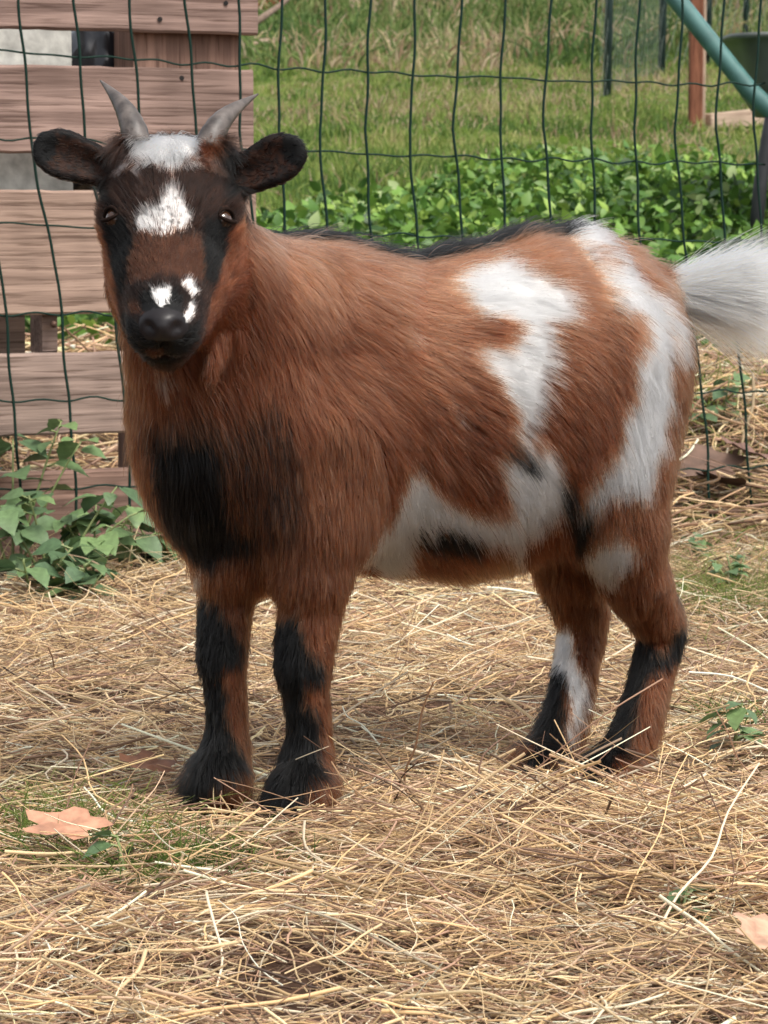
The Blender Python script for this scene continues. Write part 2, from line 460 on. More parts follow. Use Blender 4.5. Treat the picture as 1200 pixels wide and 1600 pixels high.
# ---- coat colours: pigment patches, outlines read off the photograph
RUST = np.array([.112, .033, .0140]); WHITE = np.array([.91, .88, .845]); BLACK = np.array([.0025, .0022, .0025])
DARKB = np.array([.011, .0055, .0040]); CREAM = np.array([.92, .85, .72]); MIDB = np.array([.052, .019, .0095]); GREY = np.array([.22, .20, .20])
def inside(Q, poly):
    x, y = Q[:, 0], Q[:, 1]; r = np.zeros(len(Q), bool); p = np.asarray(poly, float); j = len(p) - 1
    for i in range(len(p)):
        c = (p[i, 1] > y) != (p[j, 1] > y)
        xi = (p[j, 0] - p[i, 0]) * (y - p[i, 1]) / (p[j, 1] - p[i, 1] + 1e-9) + p[i, 0]
        r ^= c & (x < xi); j = i
    return r
TRUNK = ('torso', 'near_hind', 'near_front', 'far_hind', 'tail')
PATCH = [
 # (pigment, parts, outline)
 (WHITE, TRUNK, [(692,433),(739,416),(774,407),(815,427),(873,451),(891,486),(850,509),(856,556),(850,591),(827,655),(815,690),(797,684),(792,632),(768,597),(733,562),(739,538),(768,548),(790,535),(745,503),(716,474)]),
 (RUST, TRUNK, [(742,500),(775,498),(795,510),(790,528),(765,534)]),
 (WHITE, TRUNK, [(873,350),(920,358),(943,388),(984,422),(1019,451),(1034,492),(1042,538),(1042,602),(1037,667),(1025,719),(1016,760),(955,754),(926,783),(902,810),(895,790),(920,737),(961,690),(967,637),(990,597),(978,556),(996,515),(984,468),(965,470),(955,488),(945,460),(932,439),(902,404),(879,375)]),
 (WHITE, TRUNK, [(690,625),(696,622),(712,650),(706,652)]), (WHITE, TRUNK, [(625,512),(635,510),(648,528),(638,528)]), (WHITE, TRUNK, [(700,540),(707,538),(718,556),(710,556)]),
 (RUST, TRUNK, [(905,385),(925,392),(945,415),(935,418)]),
 (RUST, TRUNK, [(975,412),(1000,432),(1008,452),(990,440)]),
 (WHITE, TRUNK, [(646,706),(660,735),(692,766),(733,795),(774,795),(797,789),(778,742),(766,713),(790,694),(850,684),(868,720),(884,760),(873,792),(840,812),(815,836),(817,885),(806,880),(792,834),(762,838),(722,820),(675,809),(640,838),(634,868),(611,892),(560,885),(587,836),(617,783),(634,737)]),
 (BLACK, TRUNK, [(640,842),(675,812),(722,822),(760,840),(735,850),(690,845)]),
 (BLACK, TRUNK, [(782,690),(815,700),(835,712),(820,722),(795,712)]),
 (BLACK, TRUNK, [(868,745),(890,738),(898,790),(925,790),(905,840),(895,850),(884,800)]),
 (WHITE, TRUNK, [(902,856),(920,840),(967,815),(1002,850),(967,885),(949,910),(925,890)]),
 (WHITE, TRUNK, [(1030,470),(1050,480),(1072,545),(1055,552),(1043,520)]),
 (WHITE, TRUNK, [(1044,595),(1053,600),(1056,625),(1046,632)]),
 (BLACK, ('torso', 'neck', 'far_front'), [(246,668),(290,655),(334,690),(345,738),(356,800),(400,833),(345,851),(327,877),(305,862),(250,807),(246,763),(240,708)]),
 (BLACK * 2, ('torso', 'neck', 'near_front', 'far_front'), [(225,650),(300,625),(360,650),(430,610),(470,700),(465,830),(400,850),(340,880),(235,800)], .30),
 (np.array([.30, .155, .075]), ('torso', 'near_hind', 'far_hind'), [(600,878),(700,885),(790,850),(818,880),(815,930),(600,930)], .75),
 (BLACK, ('near_front',), [(436,960),(466,960),(482,1010),(510,1041),(504,1064),(470,1064),(474,1100),(496,1104),(499,1160),(500,1205),(478,1222),(484,1300),(380,1320),(400,1225),(425,1180),(440,1110),(400,1060),(410,1000)]),
 (BLACK, ('far_front',), [(300,925),(333,936),(375,1000),(378,1034),(345,1040),(350,1060),(351,1100),(357,1135),(380,1178),(378,1195),(335,1212),(312,1240),(312,1290),(250,1300),(270,1240),(310,1170),(312,1060),(298,1010)]),
 (BLACK, ('near_hind',), [(945,955),(992,990),(1035,1020),(1058,975),(1085,970),(1085,1012),(1045,1030),(1012,1052),(996,1105),(982,1155),(955,1200),(940,1250),(880,1260),(900,1225),(938,1165),(965,1080),(955,1000)]),
 (BLACK, ('far_hind',), [(812,905),(830,915),(852,932),(862,965),(840,965)]),
 (BLACK, ('far_hind',), [(845,1030),(888,1036),(886,1080),(872,1160),(852,1192),(838,1245),(780,1245),(800,1212),(832,1176),(845,1112)]),
 (WHITE, ('far_hind', 'torso'), [(845,968),(896,972),(904,1024),(920,1072),(908,1112),(888,1150),(878,1142),(893,1100),(890,1060),(866,1032),(846,1030)]),
 (CREAM, ('torso', 'far_front'), [(300,885),(318,882),(312,910),(302,905)]),
 (CREAM, ('neck', 'head'), [(236,562),(262,562),(255,588),(244,584)]),
]
HEADP = ('head', 'nose', 'neck')
FACE = [
 (RUST, [(140,345),(165,360),(178,420),(190,500),(215,560),(150,560)]), (RUST, [(350,370),(385,340),(390,560),(300,575),(318,520),(335,440)]),
 (MIDB, [(205,370),(250,375),(310,370),(325,440),(300,440),(250,430),(205,450),(195,420)]),
 (BLACK, [(166,345),(200,340),(210,380),(200,420),(192,470),(176,420)]), (BLACK, [(314,345),(352,350),(350,400),(335,450),(318,440)]),
 (BLACK, [(150,230),(175,215),(185,280),(175,320),(155,320)]), (BLACK, [(345,215),(375,240),(375,310),(350,320),(340,270)]),
 (DARKB, [(196,455),(215,440),(300,440),(318,470),(315,520),(290,560),(235,570),(205,540),(188,500)]),
 (BLACK, [(220,464),(236,452),(270,452),(286,468),(284,500),(264,520),(245,518),(226,500)]),
 (BLACK, [(192,492),(206,500),(245,522),(270,522),(300,508),(314,500),(306,535),(288,552),(262,568),(235,566),(208,546),(196,520)]),
 (MIDB, [(226,546),(258,545),(266,556),(240,560)]), (MIDB, [(200,470),(216,474),(222,490),(204,492)]),
 (RUST, [(198,190),(225,190),(228,215),(205,218)]), (RUST, [(305,205),(335,195),(340,225),(315,238),(300,225)]), (MIDB, [(225,240),(245,255),(235,265),(215,250)]), (MIDB, [(290,240),(315,235),(325,262),(290,270)]),
 (WHITE, [(206,214),(235,196),(255,200),(304,198),(308,217),(296,250),(270,278),(246,266),(218,238)]),
 (GREY, [(196,238),(206,236),(226,275),(218,284),(204,268)]), (GREY, [(318,238),(334,232),(330,246),(318,252)]),
 (WHITE * .9, [(214,364),(216,340),(230,328),(246,326),(260,300),(272,290),(284,312),(300,345),(292,360),(252,370)], .92),
 (WHITE, [(234,446),(243,452),(266,448),(268,470),(250,478),(240,470)]),
 (WHITE, [(282,444),(296,431),(311,457),(300,465)]), (WHITE, [(298,470),(304,472),(303,492),(288,512),(268,517),(284,502)]),
]
def coat_color(P, N, part, jitter=5.0, seed=1):
    r = np.random.default_rng(seed)
    n = len(P); pn = np.array(PARTS)[part]
    Q = project(P)
    Q = Q + r.normal(0, jitter, (n, 2)) + 5 * np.stack([vnoise(P, 70, 3), vnoise(P, 70, 4)], -1)
    facing = ((CC - P) * N).sum(1) > -.002
    # rust ground colour, mottled
    C = np.tile(RUST, (n, 1)); v = vnoise(P, 22, 5)
    C = C * (1 + .16 * v)[:, None] * (1 + .22 * (r.random(n) - .5))[:, None]
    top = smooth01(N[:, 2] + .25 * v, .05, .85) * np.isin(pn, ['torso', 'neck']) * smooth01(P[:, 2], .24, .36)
    C = C * (1 + .45 * top[:, None]) + top[:, None] * np.array([.070, .040, .026])  # upward-facing coat lightened: the sheen along the back is put into the colour
    dk = r.random(n) < .10; C[dk] *= .45
    lt = r.random(n) < .085; C[lt] = C[lt] * 1.5 + np.array([.12, .065, .034])
    leg = np.isin(pn, ['near_front', 'far_front', 'near_hind', 'far_hind'])
    C[leg] *= np.array([1.0, 1.10, 1.10])
    lower = leg & (P[:, 2] < .16) & ~facing
    C[lower & (r.random(n) < .5)] = BLACK * 1.3
    # dorsal stripe
    lat = (P - W(330, 700, 2.225)) @ UN
    stripe = (np.abs(lat) < .013 + .004 * v) & (N[:, 2] > .35) & np.isin(pn, ['torso', 'neck']) & (Q[:, 0] < 900) & (P[:, 2] > .3)
    C[stripe] = BLACK * 1.2
    J = np.isin(pn, HEADP)
    for pt_ in PATCH:
        col, parts, poly = pt_[:3]; m = facing & np.isin(pn, parts)
        ii = np.nonzero(m)[0]
        if len(ii) == 0: continue
        hit = ii[inside(Q[ii], poly)]
        if len(pt_) > 3: hit = hit[r.random(len(hit)) < pt_[3]]
        C[hit] = col * (1 + .10 * (r.random((len(hit), 1)) - .5))
    hd = J & (np.linalg.norm(P - HP(.05, 0, -.02), axis=1) < .125) & ((P - SK) @ HO > -.075)
    hz = np.isin(pn, ['head', 'nose'])
    C[hz] = DARKB * (1 + .5 * r.random((hz.sum(), 1)))
    mixr = hz & (r.random(n) < .14); C[mixr] = MIDB
    Qf = project(P) + r.normal(0, jitter * .45, (n, 2))
    for fp_ in FACE:
        col, poly = fp_[:2]
        ii = np.nonzero(hz & facing)[0]
        hit = ii[inside(Qf[ii], poly)]
        if len(fp_) > 2: hit = hit[r.random(len(hit)) < fp_[2]]
        C[hit] = col * (1 + .12 * (r.random((len(hit), 1)) - .5))
    nz = pn == 'nose'; C[nz & ~inside(Qf, FACE[-3][1])] = np.array([.022, .019, .020])
    ear = pn == 'ear'
    if ear.any():
        e = ear & (r.random(n) < .75); C[ear] = MIDB * .62; rim = np.zeros(n, bool)
        for s_ in (-1, 1): rim |= (np.abs((P - EARS[s_][0]) @ EARS[s_][3]) > .0125) & (np.sign(P[:, 0] - SK[0]) == s_)
        tipd = np.minimum(np.linalg.norm(P - EARS[-1][1], axis=1), np.linalg.norm(P - EARS[1][1], axis=1))
        C[ear & ((tipd < .016) | rim) & (np.linalg.norm(P - SK, axis=1) < .14)] = BLACK * 1.5
        C[ear & (tipd >= .016) & (r.random(n) < .5)] = DARKB
    tl = (pn == 'tail'); C[tl & (Q[:, 0] > 1040)] = CREAM
    wt = pn == 'wattle'; C[wt] = RUST * (.75 + .5 * r.random((wt.sum(), 1)))
    return np.clip(C, .004, .95)

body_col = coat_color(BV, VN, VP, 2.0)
me = mesh_from_arrays('body', BV, BF)
me.polygons.foreach_set('use_smooth', [True] * len(me.polygons))
ca = me.color_attributes.new('pigment', 'FLOAT_COLOR', 'POINT')
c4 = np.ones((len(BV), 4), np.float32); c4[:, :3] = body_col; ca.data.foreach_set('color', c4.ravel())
gl = G(640, 1265)
goat = empty('goat', (float(gl[0]), float(gl[1]), 0), 'young rust, white and black goat standing in hay, facing the viewer', 'goat')
skin = attr_mat('goat_skin', 'pigment', .7, .2, mul=.75)
wa = me.attributes.new('nose_pad', 'FLOAT', 'POINT'); wa.data.foreach_set('value', (VP == PARTS.index('nose')).astype(np.float32))
t = skin.node_tree; an = t.nodes.new('ShaderNodeAttribute'); an.attribute_name = 'nose_pad'
mr = t.nodes.new('ShaderNodeMapRange'); mr.inputs[3].default_value = .7; mr.inputs[4].default_value = .34
t.links.new(an.outputs['Fac'], mr.inputs[0]); t.links.new(mr.outputs[0], t.nodes['Principled BSDF'].inputs['Roughness'])
body = link_mesh('body', me, skin, goat)

# ---- hooves
horn_black = simple('hoof_horn', (.03, .026, .022), .45, noise=.4, scale=120, bump=.1)
def claw(base, fwd, side, L=.034, w=.0095, hgt=.024):
    f = np.array([fwd[0], fwd[1], 0]); f /= np.linalg.norm(f); l = np.array([-f[1], f[0], 0])
    prof = [(-.5, 1.0, .75), (-.5, .0, .9), (-.1, 0, 1.0), (.3, 0, .85), (.55, .02, .35)]
    bm = bmesh.new(); rings = []
    for t, (a, wd, top) in enumerate([(-.5, .8, .75), (-.25, 1.0, .95), (.1, 1.0, .9), (.38, .75, .55), (.56, .3, .22)]):
        c = base + f * (a * L) + l * side * w * 1.05
        ring = [bm.verts.new(c + l * w * wd * sx * (1.0 if zz == 0 else .72) + np.array([0, 0, zz * hgt * top]) - f * (zz * .008)) for sx, zz in ((-1, 0), (1, 0), (1, .7), (.5, 1), (-.5, 1), (-1, .7))]
        rings.append(ring)
    for r0, r1 in zip(rings, rings[1:]):
        for k in range(6): bm.faces.new((r0[k], r0[(k + 1) % 6], r1[(k + 1) % 6], r1[k]))
    bm.faces.new(rings[0][::-1]); bm.faces.new(rings[-1])
    bmesh.ops.recalc_face_normals(bm, faces=bm.faces)
    return bm_mesh('hoof', bm)
FEET = {'near_front': (nf, (-.80, -.6)), 'far_front': (ff, (-.85, -.5)), 'near_hind': (nh, (-.9, -.45)), 'far_hind': (fh, (-.9, -.45))}
for k, (p, fw) in FEET.items():
    base = np.array([p[0], p[1], float(terrain(p[0], p[1])) - .001]) + np.array([fw[0], fw[1], 0]) * .004
    for sd in (-1, 1):
        link_mesh('hoof', claw(base, fw, sd), horn_black, goat, True)

# ---- horns
m, t, b = new_mat('goat_horn')
tc = t.nodes.new('ShaderNodeTexCoord'); wv = t.nodes.new('ShaderNodeTexNoise'); wv.inputs['Scale'].default_value = 90; wv.inputs['Detail'].default_value = 5
t.links.new(tc.outputs['Object'], wv.inputs['Vector'])
r = t.nodes.new('ShaderNodeValToRGB'); r.color_ramp.elements[0].position = .3; r.color_ramp.elements[1].position = .75
r.color_ramp.elements[0].color = (.035, .028, .025, 1); r.color_ramp.elements[1].color = (.15, .125, .11, 1)
t.links.new(wv.outputs[0], r.inputs[0]); t.links.new(r.outputs[0], b.inputs['Base Color'])
b.inputs['Roughness'].default_value = .5
bu = t.nodes.new('ShaderNodeBump'); bu.inputs['Strength'].default_value = .25; bu.inputs['Distance'].default_value = .002
t.links.new(wv.outputs[0], bu.inputs['Height']); t.links.new(bu.outputs[0], b.inputs['Normal'])
horn_mat = m
def tube(name, pts, rad, seg=8, cap=True, ring_wave=0):
    pts = [Vector(map(float, p)) for p in pts]; bm = bmesh.new(); rings = []
    up = None
    for i, p in enumerate(pts):
        a = pts[max(i - 1, 0)]; c = pts[min(i + 1, len(pts) - 1)]; tn = (c - a).normalized()
        if up is None:
            up = Vector((0, 0, 1)) if abs(tn.z) < .9 else Vector((1, 0, 0))
        up = (up - tn * up.dot(tn)).normalized(); sd = tn.cross(up)
        r_ = rad[i] if hasattr(rad, '__len__') else rad
        rings.append([bm.verts.new(p + (up * math.cos(2 * math.pi * k / seg) + sd * math.sin(2 * math.pi * k / seg)) * r_) for k in range(seg)])
    for r0, r1 in zip(rings, rings[1:]):
        for k in range(seg): bm.faces.new((r0[k], r1[k], r1[(k + 1) % seg], r0[(k + 1) % seg]))
    if cap:
        bm.faces.new(rings[0]); bm.faces.new(rings[-1][::-1])
    bmesh.ops.recalc_face_normals(bm, faces=bm.faces)
    return bm_mesh(name, bm)
def bez(p, n):
    p = [np.asarray(q, float) for q in p]; out = []
    for t_ in np.linspace(0, 1, n):
        q = p
        while len(q) > 1: q = [a * (1 - t_) + b_ * t_ for a, b_ in zip(q, q[1:])]
        out.append(q[0])
    return out
for pts in ([W(214, 225, 2.150), W(206, 178, 2.155), W(188, 158, 2.175), W(157, 126, 2.20)], [W(325, 232, 2.150), W(336, 188, 2.155), W(362, 172, 2.175), W(403, 147, 2.20)]):
    pp = bez(pts, 22)
    rr = [.0104 * (1 - (i / 21) ** 1.5 * .94) * (1 + .035 * math.sin(i * 2.2) * (1 - i / 21)) for i in range(22)]
    link_mesh('horn', tube('horn', pp, rr, 12), horn_mat, goat, True)

# ---- eyes
eye_mat, t, b = new_mat('goat_eye')
b.inputs['Base Color'].default_value = (.045, .019, .008, 1); b.inputs['Roughness'].default_value = .10; b.inputs['Coat Weight'].default_value = .6
pup_mat = simple('pupil', (.004, .004, .004), .08)
for s in (-1, 1):
    c = HP(.0400, s * .0375, .0060)
    bm = bmesh.new(); bmesh.ops.create_uvsphere(bm, u_segments=20, v_segments=14, radius=.0080, matrix=Matrix.Translation(Vector(c)))
    eo = link_mesh('eye', bm_mesh('eye', bm), eye_mat, goat, True)
    look = HL * s * .72 + HO * .70; look /= np.linalg.norm(look)
    u2 = -HL * s + HD * .30; u2 = u2 - look * (u2 @ look); u2 /= np.linalg.norm(u2); sd = np.cross(look, u2); sd = sd if sd @ HD > 0 else -sd
    bm = bmesh.new(); bmesh.ops.create_uvsphere(bm, u_segments=14, v_segments=10, radius=1.0)
    M = Matrix((tuple(u2 * .0050) + (0,), tuple(sd * .0032) + (0,), tuple(look * .0016) + (0,), (0, 0, 0, 1))).transposed()
    M.translation = Vector(c + look * .0070)
    bm.transform(M)
    link_mesh('pupil', bm_mesh('pupil', bm), pup_mat, eo, True)
    # lids
    lidm = simple('eyelid', (.014, .008, .006), .9, spec=.08)
    for q in (-1, 1):
        lp = [c + look * .0052 * 1 + (u2 * math.cos(a) * .0082 + sd * q * math.sin(a) * .0054) + look * .0032 * math.sin(a) for a in np.linspace(0, math.pi, 12)]
        link_mesh('eyelid', tube('eyelid', lp, [.0008 + .0008 * math.sin(a) for a in np.linspace(0, math.pi, 12)], 6), lidm, goat, True)

# ---- coat of hair
def sample_faces(weight, N, seed):
    r = np.random.default_rng(seed)
    p = FA * weight; p = p / p.sum()
    f = np.searchsorted(np.cumsum(p), r.random(N)).clip(0, len(FA) - 1)
    a, b_ = r.random((N, 1)), r.random((N, 1))
    q = BF[f]
    P = (BV[q[:, 0]] * (1 - a) + BV[q[:, 1]] * a) * (1 - b_) + (BV[q[:, 3]] * (1 - a) + BV[q[:, 2]] * a) * b_
    Nn = VN[q[:, 0]] * .5 + VN[q[:, 2]] * .5; Nn /= np.linalg.norm(Nn, axis=1)[:, None]
    return P, Nn, VP[q[:, 0]]
def flow(P, N, pn):
    n = len(P); D = np.zeros((n, 3))
    back = -UF; down = np.array([0, 0, -1.0])
    Q = project(P)
    tor = np.isin(pn, ['torso'])
    # body: sweeps back and down, steeper on shoulder and rump
    f = smooth01(Q[:, 0], 380, 620) * (1 - .75 * smooth01(Q[:, 0], 860, 980))
    D[:] = back * .0 + down
    wb = (.14 + .52 * f)[:, None]
    wb = wb * (1.15 - .62 * smooth01(Q[:, 1], 430, 800))[:, None]
    D[tor] = (back * wb + down * (1.05 - wb) * (.35 + .65 * (1 - np.clip(N[:, 2:3], 0, 1))))[tor]
    nk = pn == 'neck'; D[nk] = down * .8 + back * .35
    for l in ('near_hind', 'far_hind'): D[pn == l] = down + back * .12
    for l in ('near_front', 'far_front'): D[pn == l] = down + back * .05
    hd = np.isin(pn, ['head', 'nose'])
    lat = ((P - SK) @ HL)[:, None]; dd = ((P - SK) @ HD)[:, None]
    upf = -HD[None] * np.clip((dd - .004) / .016, -.8, .9) + HL[None] * lat * 13
    jaw = smooth01(-((P - SK) @ HO), .025, .05)[:, None]
    D[hd] = (upf * (1 - jaw) + (down * .8 - HD * .3 + HL[None] * lat * 8) * jaw)[hd]
    for s in (-1, 1):
        e = (pn == 'ear') & (np.sign(P[:, 0] - SK[0]) == s)
        D[e] = EARS[s][2]
    D[pn == 'tail'] = np.array([.9, .3, 0])
    D[pn == 'wattle'] = down
    # drift
    nz = np.stack([vnoise(P, 16, 7), vnoise(P, 16, 8), vnoise(P, 16, 9)], -1) * .28
    D = D + nz * np.linalg.norm(D, axis=1)[:, None]
    D = D - N * (D * N).sum(1)[:, None]
    return D / np.maximum(np.linalg.norm(D, axis=1), 1e-6)[:, None]
def coat(N, seed=3):
    r = np.random.default_rng(seed)
    fc = BV[BF].mean(1); pf = np.array(PARTS)[VP[BF[:, 0]]]
    w = np.where(((CC - fc) * FN).sum(1) > -.5, 1.0, .35)
    w[np.isin(pf, ['head', 'ear', 'wattle'])] *= 2.2
    w[pf == 'nose'] = 0.0; w[(pf == 'head') & inside(project(fc), [(222,474),(284,474),(282,506),(262,522),(246,522),(226,504)])] *= .03
    for s_ in (-1, 1): w[np.linalg.norm(fc - HP(.0400, s_ * .0400, .0090), axis=1) < .0080] = 0
    for s_ in (-1, 1): w[(pf == 'ear') & ((FN @ EARS[s_][4]) > .4) & (np.sign(fc[:, 0] - SK[0]) == s_)] *= .22
    w[np.isin(pf, ['near_front', 'far_front', 'near_hind', 'far_hind'])] *= 1.25
    P, Nn, part = sample_faces(w, N, seed)
    pn = np.array(PARTS)[part]
    D = flow(P, Nn, pn)
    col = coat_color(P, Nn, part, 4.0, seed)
    L = np.full(N, .021)
    Q = project(P)
    L[pn == 'neck'] = .022
    leg = np.isin(pn, ['near_front', 'far_front', 'near_hind', 'far_hind'])
    L[leg] = np.interp(P[leg, 2], [.0, .045, .09, .16, .24], [.021, .019, .010, .012, .019])
    hd = np.isin(pn, ['head']); L[hd] = np.interp(((P - SK) @ HD)[hd], [-.03, .0, .03, .06, .11, .14], [.016, .015, .013, .009, .006, .0045])
    L[np.isin(pn, ['nose'])] = .002
    L[pn == 'ear'] = .0038; L[pn == 'wattle'] = .013; L[pn == 'tail'] = .03
    # longer black crest along the spine and long belly fringe
    lat = (P - W(330, 700, 2.225)) @ UN
    crest = (np.abs(lat) < .014) & (Nn[:, 2] > .3) & np.isin(pn, ['torso', 'neck']) & (P[:, 2] > .3)
    L[crest] = .026
    L *= (.7 + .6 * r.random(N))
    th = np.full(N, math.radians(17)) + r.normal(0, math.radians(7), N)
    th[leg] += math.radians(8); th[hd] -= math.radians(3); th[crest] += math.radians(12)
    wild = (r.random(N) < .07) & (pn != 'ear'); th[wild] += math.radians(14); L[wild] *= 1.35
    th = np.clip(th, math.radians(4), 1.2)
    K = 5
    side = np.cross(Nn, D)
    sw = r.normal(0, .13, N)[:, None]
    d0 = D + side * sw; d0 /= np.linalg.norm(d0, axis=1)[:, None]
    pts = np.zeros((N, K, 3))
    for k in range(K):
        t_ = k / (K - 1)
        lift = np.sin(th) * L * (t_ - .38 * t_ * t_)
        pts[:, k] = P + d0 * (np.cos(th) * L * t_)[:, None] + Nn * lift[:, None]
        pts[:, k, 2] -= .10 * L * t_ * t_
    # clumps: tips drift to a guide hair
    kd_n = max(2000, N // 22)
    gi = r.choice(N, kd_n, replace=False)
    kd = kdtree.KDTree(kd_n)
    for i, g in enumerate(gi): kd.insert(P[g], i)
    kd.balance()
    near = np.array([kd.find(p)[1] for p in P])
    g = gi[near]
    same = (part[g] == part) & (np.linalg.norm(P - P[g], axis=1) < .008)
    cl = np.where(same, .55 * r.random(N) + .15, 0)
    for k in range(1, K):
        t_ = k / (K - 1)
        pts[:, k] += (cl * t_ ** 1.4)[:, None] * (pts[g, k] - pts[:, k]) * .8
    gv = (.68 + .64 * r.random(N))[g]; col = np.clip(col * np.where(same & (col.mean(1) < .5), gv, 1)[:, None], .003, .95)
    rad = np.linspace(1, .25, K)[None] * np.where(hd | (pn == 'ear'), .00016, .00021)[:, None] * (.7 + .6 * r.random((N, 1)))
    return pts, rad, col
fur_mat = hair_mat('goat_fur')
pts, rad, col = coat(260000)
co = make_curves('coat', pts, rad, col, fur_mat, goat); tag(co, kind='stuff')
# ---- tail plume
def plume(N=9000, seed=21):
    r = np.random.default_rng(seed)
    a0, a1 = W(1025, 462, 2.425), W(1125, 448, 2.44)
    s = r.random(N) ** .8
    P = a0 + (a1 - a0) * s[:, None]
    ang = r.uniform(0, 2 * math.pi, N); rr = np.interp(s, [0, .6, 1], [.016, .013, .006])
    ring = np.stack([.25 * np.cos(ang), np.cos(ang) * .9, np.sin(ang)], -1) * (rr * np.sqrt(r.random(N)))[:, None]
    P = P + ring
    upness = np.sin(ang)
    el = .06 + .62 * (upness * .55 + .45 * r.uniform(-1, 1, N))
    D = np.stack([np.cos(el), .22 * np.cos(ang) + .12, np.sin(el)], -1); D += r.normal(0, .13, D.shape)
    D /= np.linalg.norm(D, axis=1)[:, None]
    L = (.026 + .062 * r.random(N) ** .8) * np.interp(s, [0, .35, 1], [.75, 1.05, 1.0])
    K = 7; pts = np.zeros((N, K, 3))
    for k in range(K):
        t_ = k / (K - 1)
        pts[:, k] = P + D * (L * t_)[:, None]
        pts[:, k, 2] -= .16 * L * t_ ** 2.2
    gi = r.choice(N, 420, replace=False); kd = kdtree.KDTree(420)
    for i, g in enumerate(gi): kd.insert(pts[g, 4], i)
    kd.balance(); g = gi[np.array([kd.find(p)[1] for p in pts[:, 4]])]
    cl = .6 * r.random(N)
    for k in range(1, K): pts[:, k] += (cl * (k / (K - 1)) ** 1.3)[:, None] * (pts[g, k] - pts[:, k]) * .7
    rad = np.linspace(1, .2, K)[None] * .00024 * (.7 + .6 * r.random((N, 1)))
    col = np.array([.93, .83, .66]) * (.90 + .18 * r.random((N, 1))); col[r.random(N) < .25] = WHITE
    return pts, rad, np.clip(col, 0, .92)
pts, rad, col = plume()
tl = make_curves('tail_hair', pts, rad, col, fur_mat, goat); tag(tl, kind='stuff')

# ------------------------------------------------------------------ hay on the yard
STRAW_COLS = np.array([(.60, .41, .21), (.70, .52, .30), (.44, .275, .155), (.27, .160, .095), (.80, .67, .48), (.36, .22, .15), (.50, .35, .23), (.15, .085, .055)])
def hay(N, seed, ylo, yhi, ln=(.03, .12), rad=.0008, lift=.022, cols=STRAW_COLS, pw=None, dens=None, xw=(.15, .30), dark=1.0):
    r = np.random.default_rng(seed)
    M = int(N * 2.6)
    y = r.uniform(ylo, yhi, M); x = r.uniform(-1, 1, M) * (xw[0] * y + xw[1])
    keep = np.abs(x) < 9; 
    if dens is not None: keep &= r.random(M) < dens(x, y)
    keep = np.nonzero(keep)[0][:N]; x, y = x[keep], y[keep]; n = len(x)
    az = r.uniform(0, 2 * math.pi, n) + .0
    az = np.where(r.random(n) < .3, r.normal(0, .55, n) + math.pi * (r.random(n) < .5) + .8 * vnoise2(x, y, 5, 3), az)
    L = ln[0] + (ln[1] - ln[0]) * r.random(n) ** 2.2
    h = lift * r.random(n) ** 1.3
    tilt = r.normal(0, .19, n)
    up = r.random(n) < .035; tilt[up] += r.normal(0, .5, up.sum())
    K = 5
    d = np.stack([np.cos(az), np.sin(az)], -1); s = np.stack([-np.sin(az), np.cos(az)], -1)
    bend = r.normal(0, .16, n); kink = r.normal(0, .38, n) * (r.random(n) < .4)
    wob = r.normal(0, .03, (n, K))
    pts = np.zeros((n, K, 3))
    for k in range(K):
        t = k / (K - 1) - .5
        off = bend * (t * t - .08) + kink * max(t, 0) + wob[:, k]
        px_ = x + (d[:, 0] * t + s[:, 0] * off) * L; py_ = y + (d[:, 1] * t + s[:, 1] * off) * L
        pts[:, k, 0] = px_; pts[:, k, 1] = py_
        pts[:, k, 2] = terrain(px_, py_) + h + np.abs(np.sin(tilt)) * L * .5 + np.sin(tilt) * L * t + wob[:, (k + 2) % K] * L * .35 + .001
    pts[:, :, 2] = np.maximum(pts[:, :, 2], terrain(pts[:, :, 0], pts[:, :, 1]) + .0006)
    R = np.linspace(1, .6, K)[None] * rad * (.4 + 1.5 * r.random((n, 1)) ** 2)
    p = np.array(pw if pw is not None else [.20, .20, .17, .13, .10, .10, .06, .06]); p = p / p.sum()
    c = cols[r.choice(len(cols), n, p=p)] * (.75 + .5 * r.random((n, 1)))
    c = c * (1 + .18 * vnoise2(x, y, 3.2, 9))[:, None]
    deep = 1 - h / max(lift, 1e-6); c = c * np.interp(deep + .12 * r.normal(0, 1, n), [.25, .6, .9], [1.15, .9, .42])[:, None]      # low stems darkened, top ones brightened: shade between strands put into the colour
    return pts, R, np.clip(c, .01, .85)
straw_mat = attr_mat('hay_stem', 'tint', .55, .35, trans=.15)
def merge(parts): return tuple(np.concatenate([p[i] for p in parts]) for i in range(3))
def bare(x, y):
    v = vnoise2(x, y, 5.5, 14) + .5 * vnoise2(x, y, 13, 15)
    return np.clip(.97 - .86 * smooth01(v, .05, .6), 0, 1)
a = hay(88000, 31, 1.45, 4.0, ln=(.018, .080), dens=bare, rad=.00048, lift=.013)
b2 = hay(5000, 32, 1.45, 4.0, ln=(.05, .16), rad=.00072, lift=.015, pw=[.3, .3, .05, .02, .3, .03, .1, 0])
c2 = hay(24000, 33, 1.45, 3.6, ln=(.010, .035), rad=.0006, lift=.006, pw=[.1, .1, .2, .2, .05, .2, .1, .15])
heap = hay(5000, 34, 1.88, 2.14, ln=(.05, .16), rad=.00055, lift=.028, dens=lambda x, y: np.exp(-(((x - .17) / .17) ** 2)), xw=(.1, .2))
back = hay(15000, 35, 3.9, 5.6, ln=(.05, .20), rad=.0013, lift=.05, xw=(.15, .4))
tag(make_curves('hay', *merge([a, b2, c2, heap, back]), straw_mat), 'loose dry hay strewn over the yard floor', 'hay', kind='stuff')

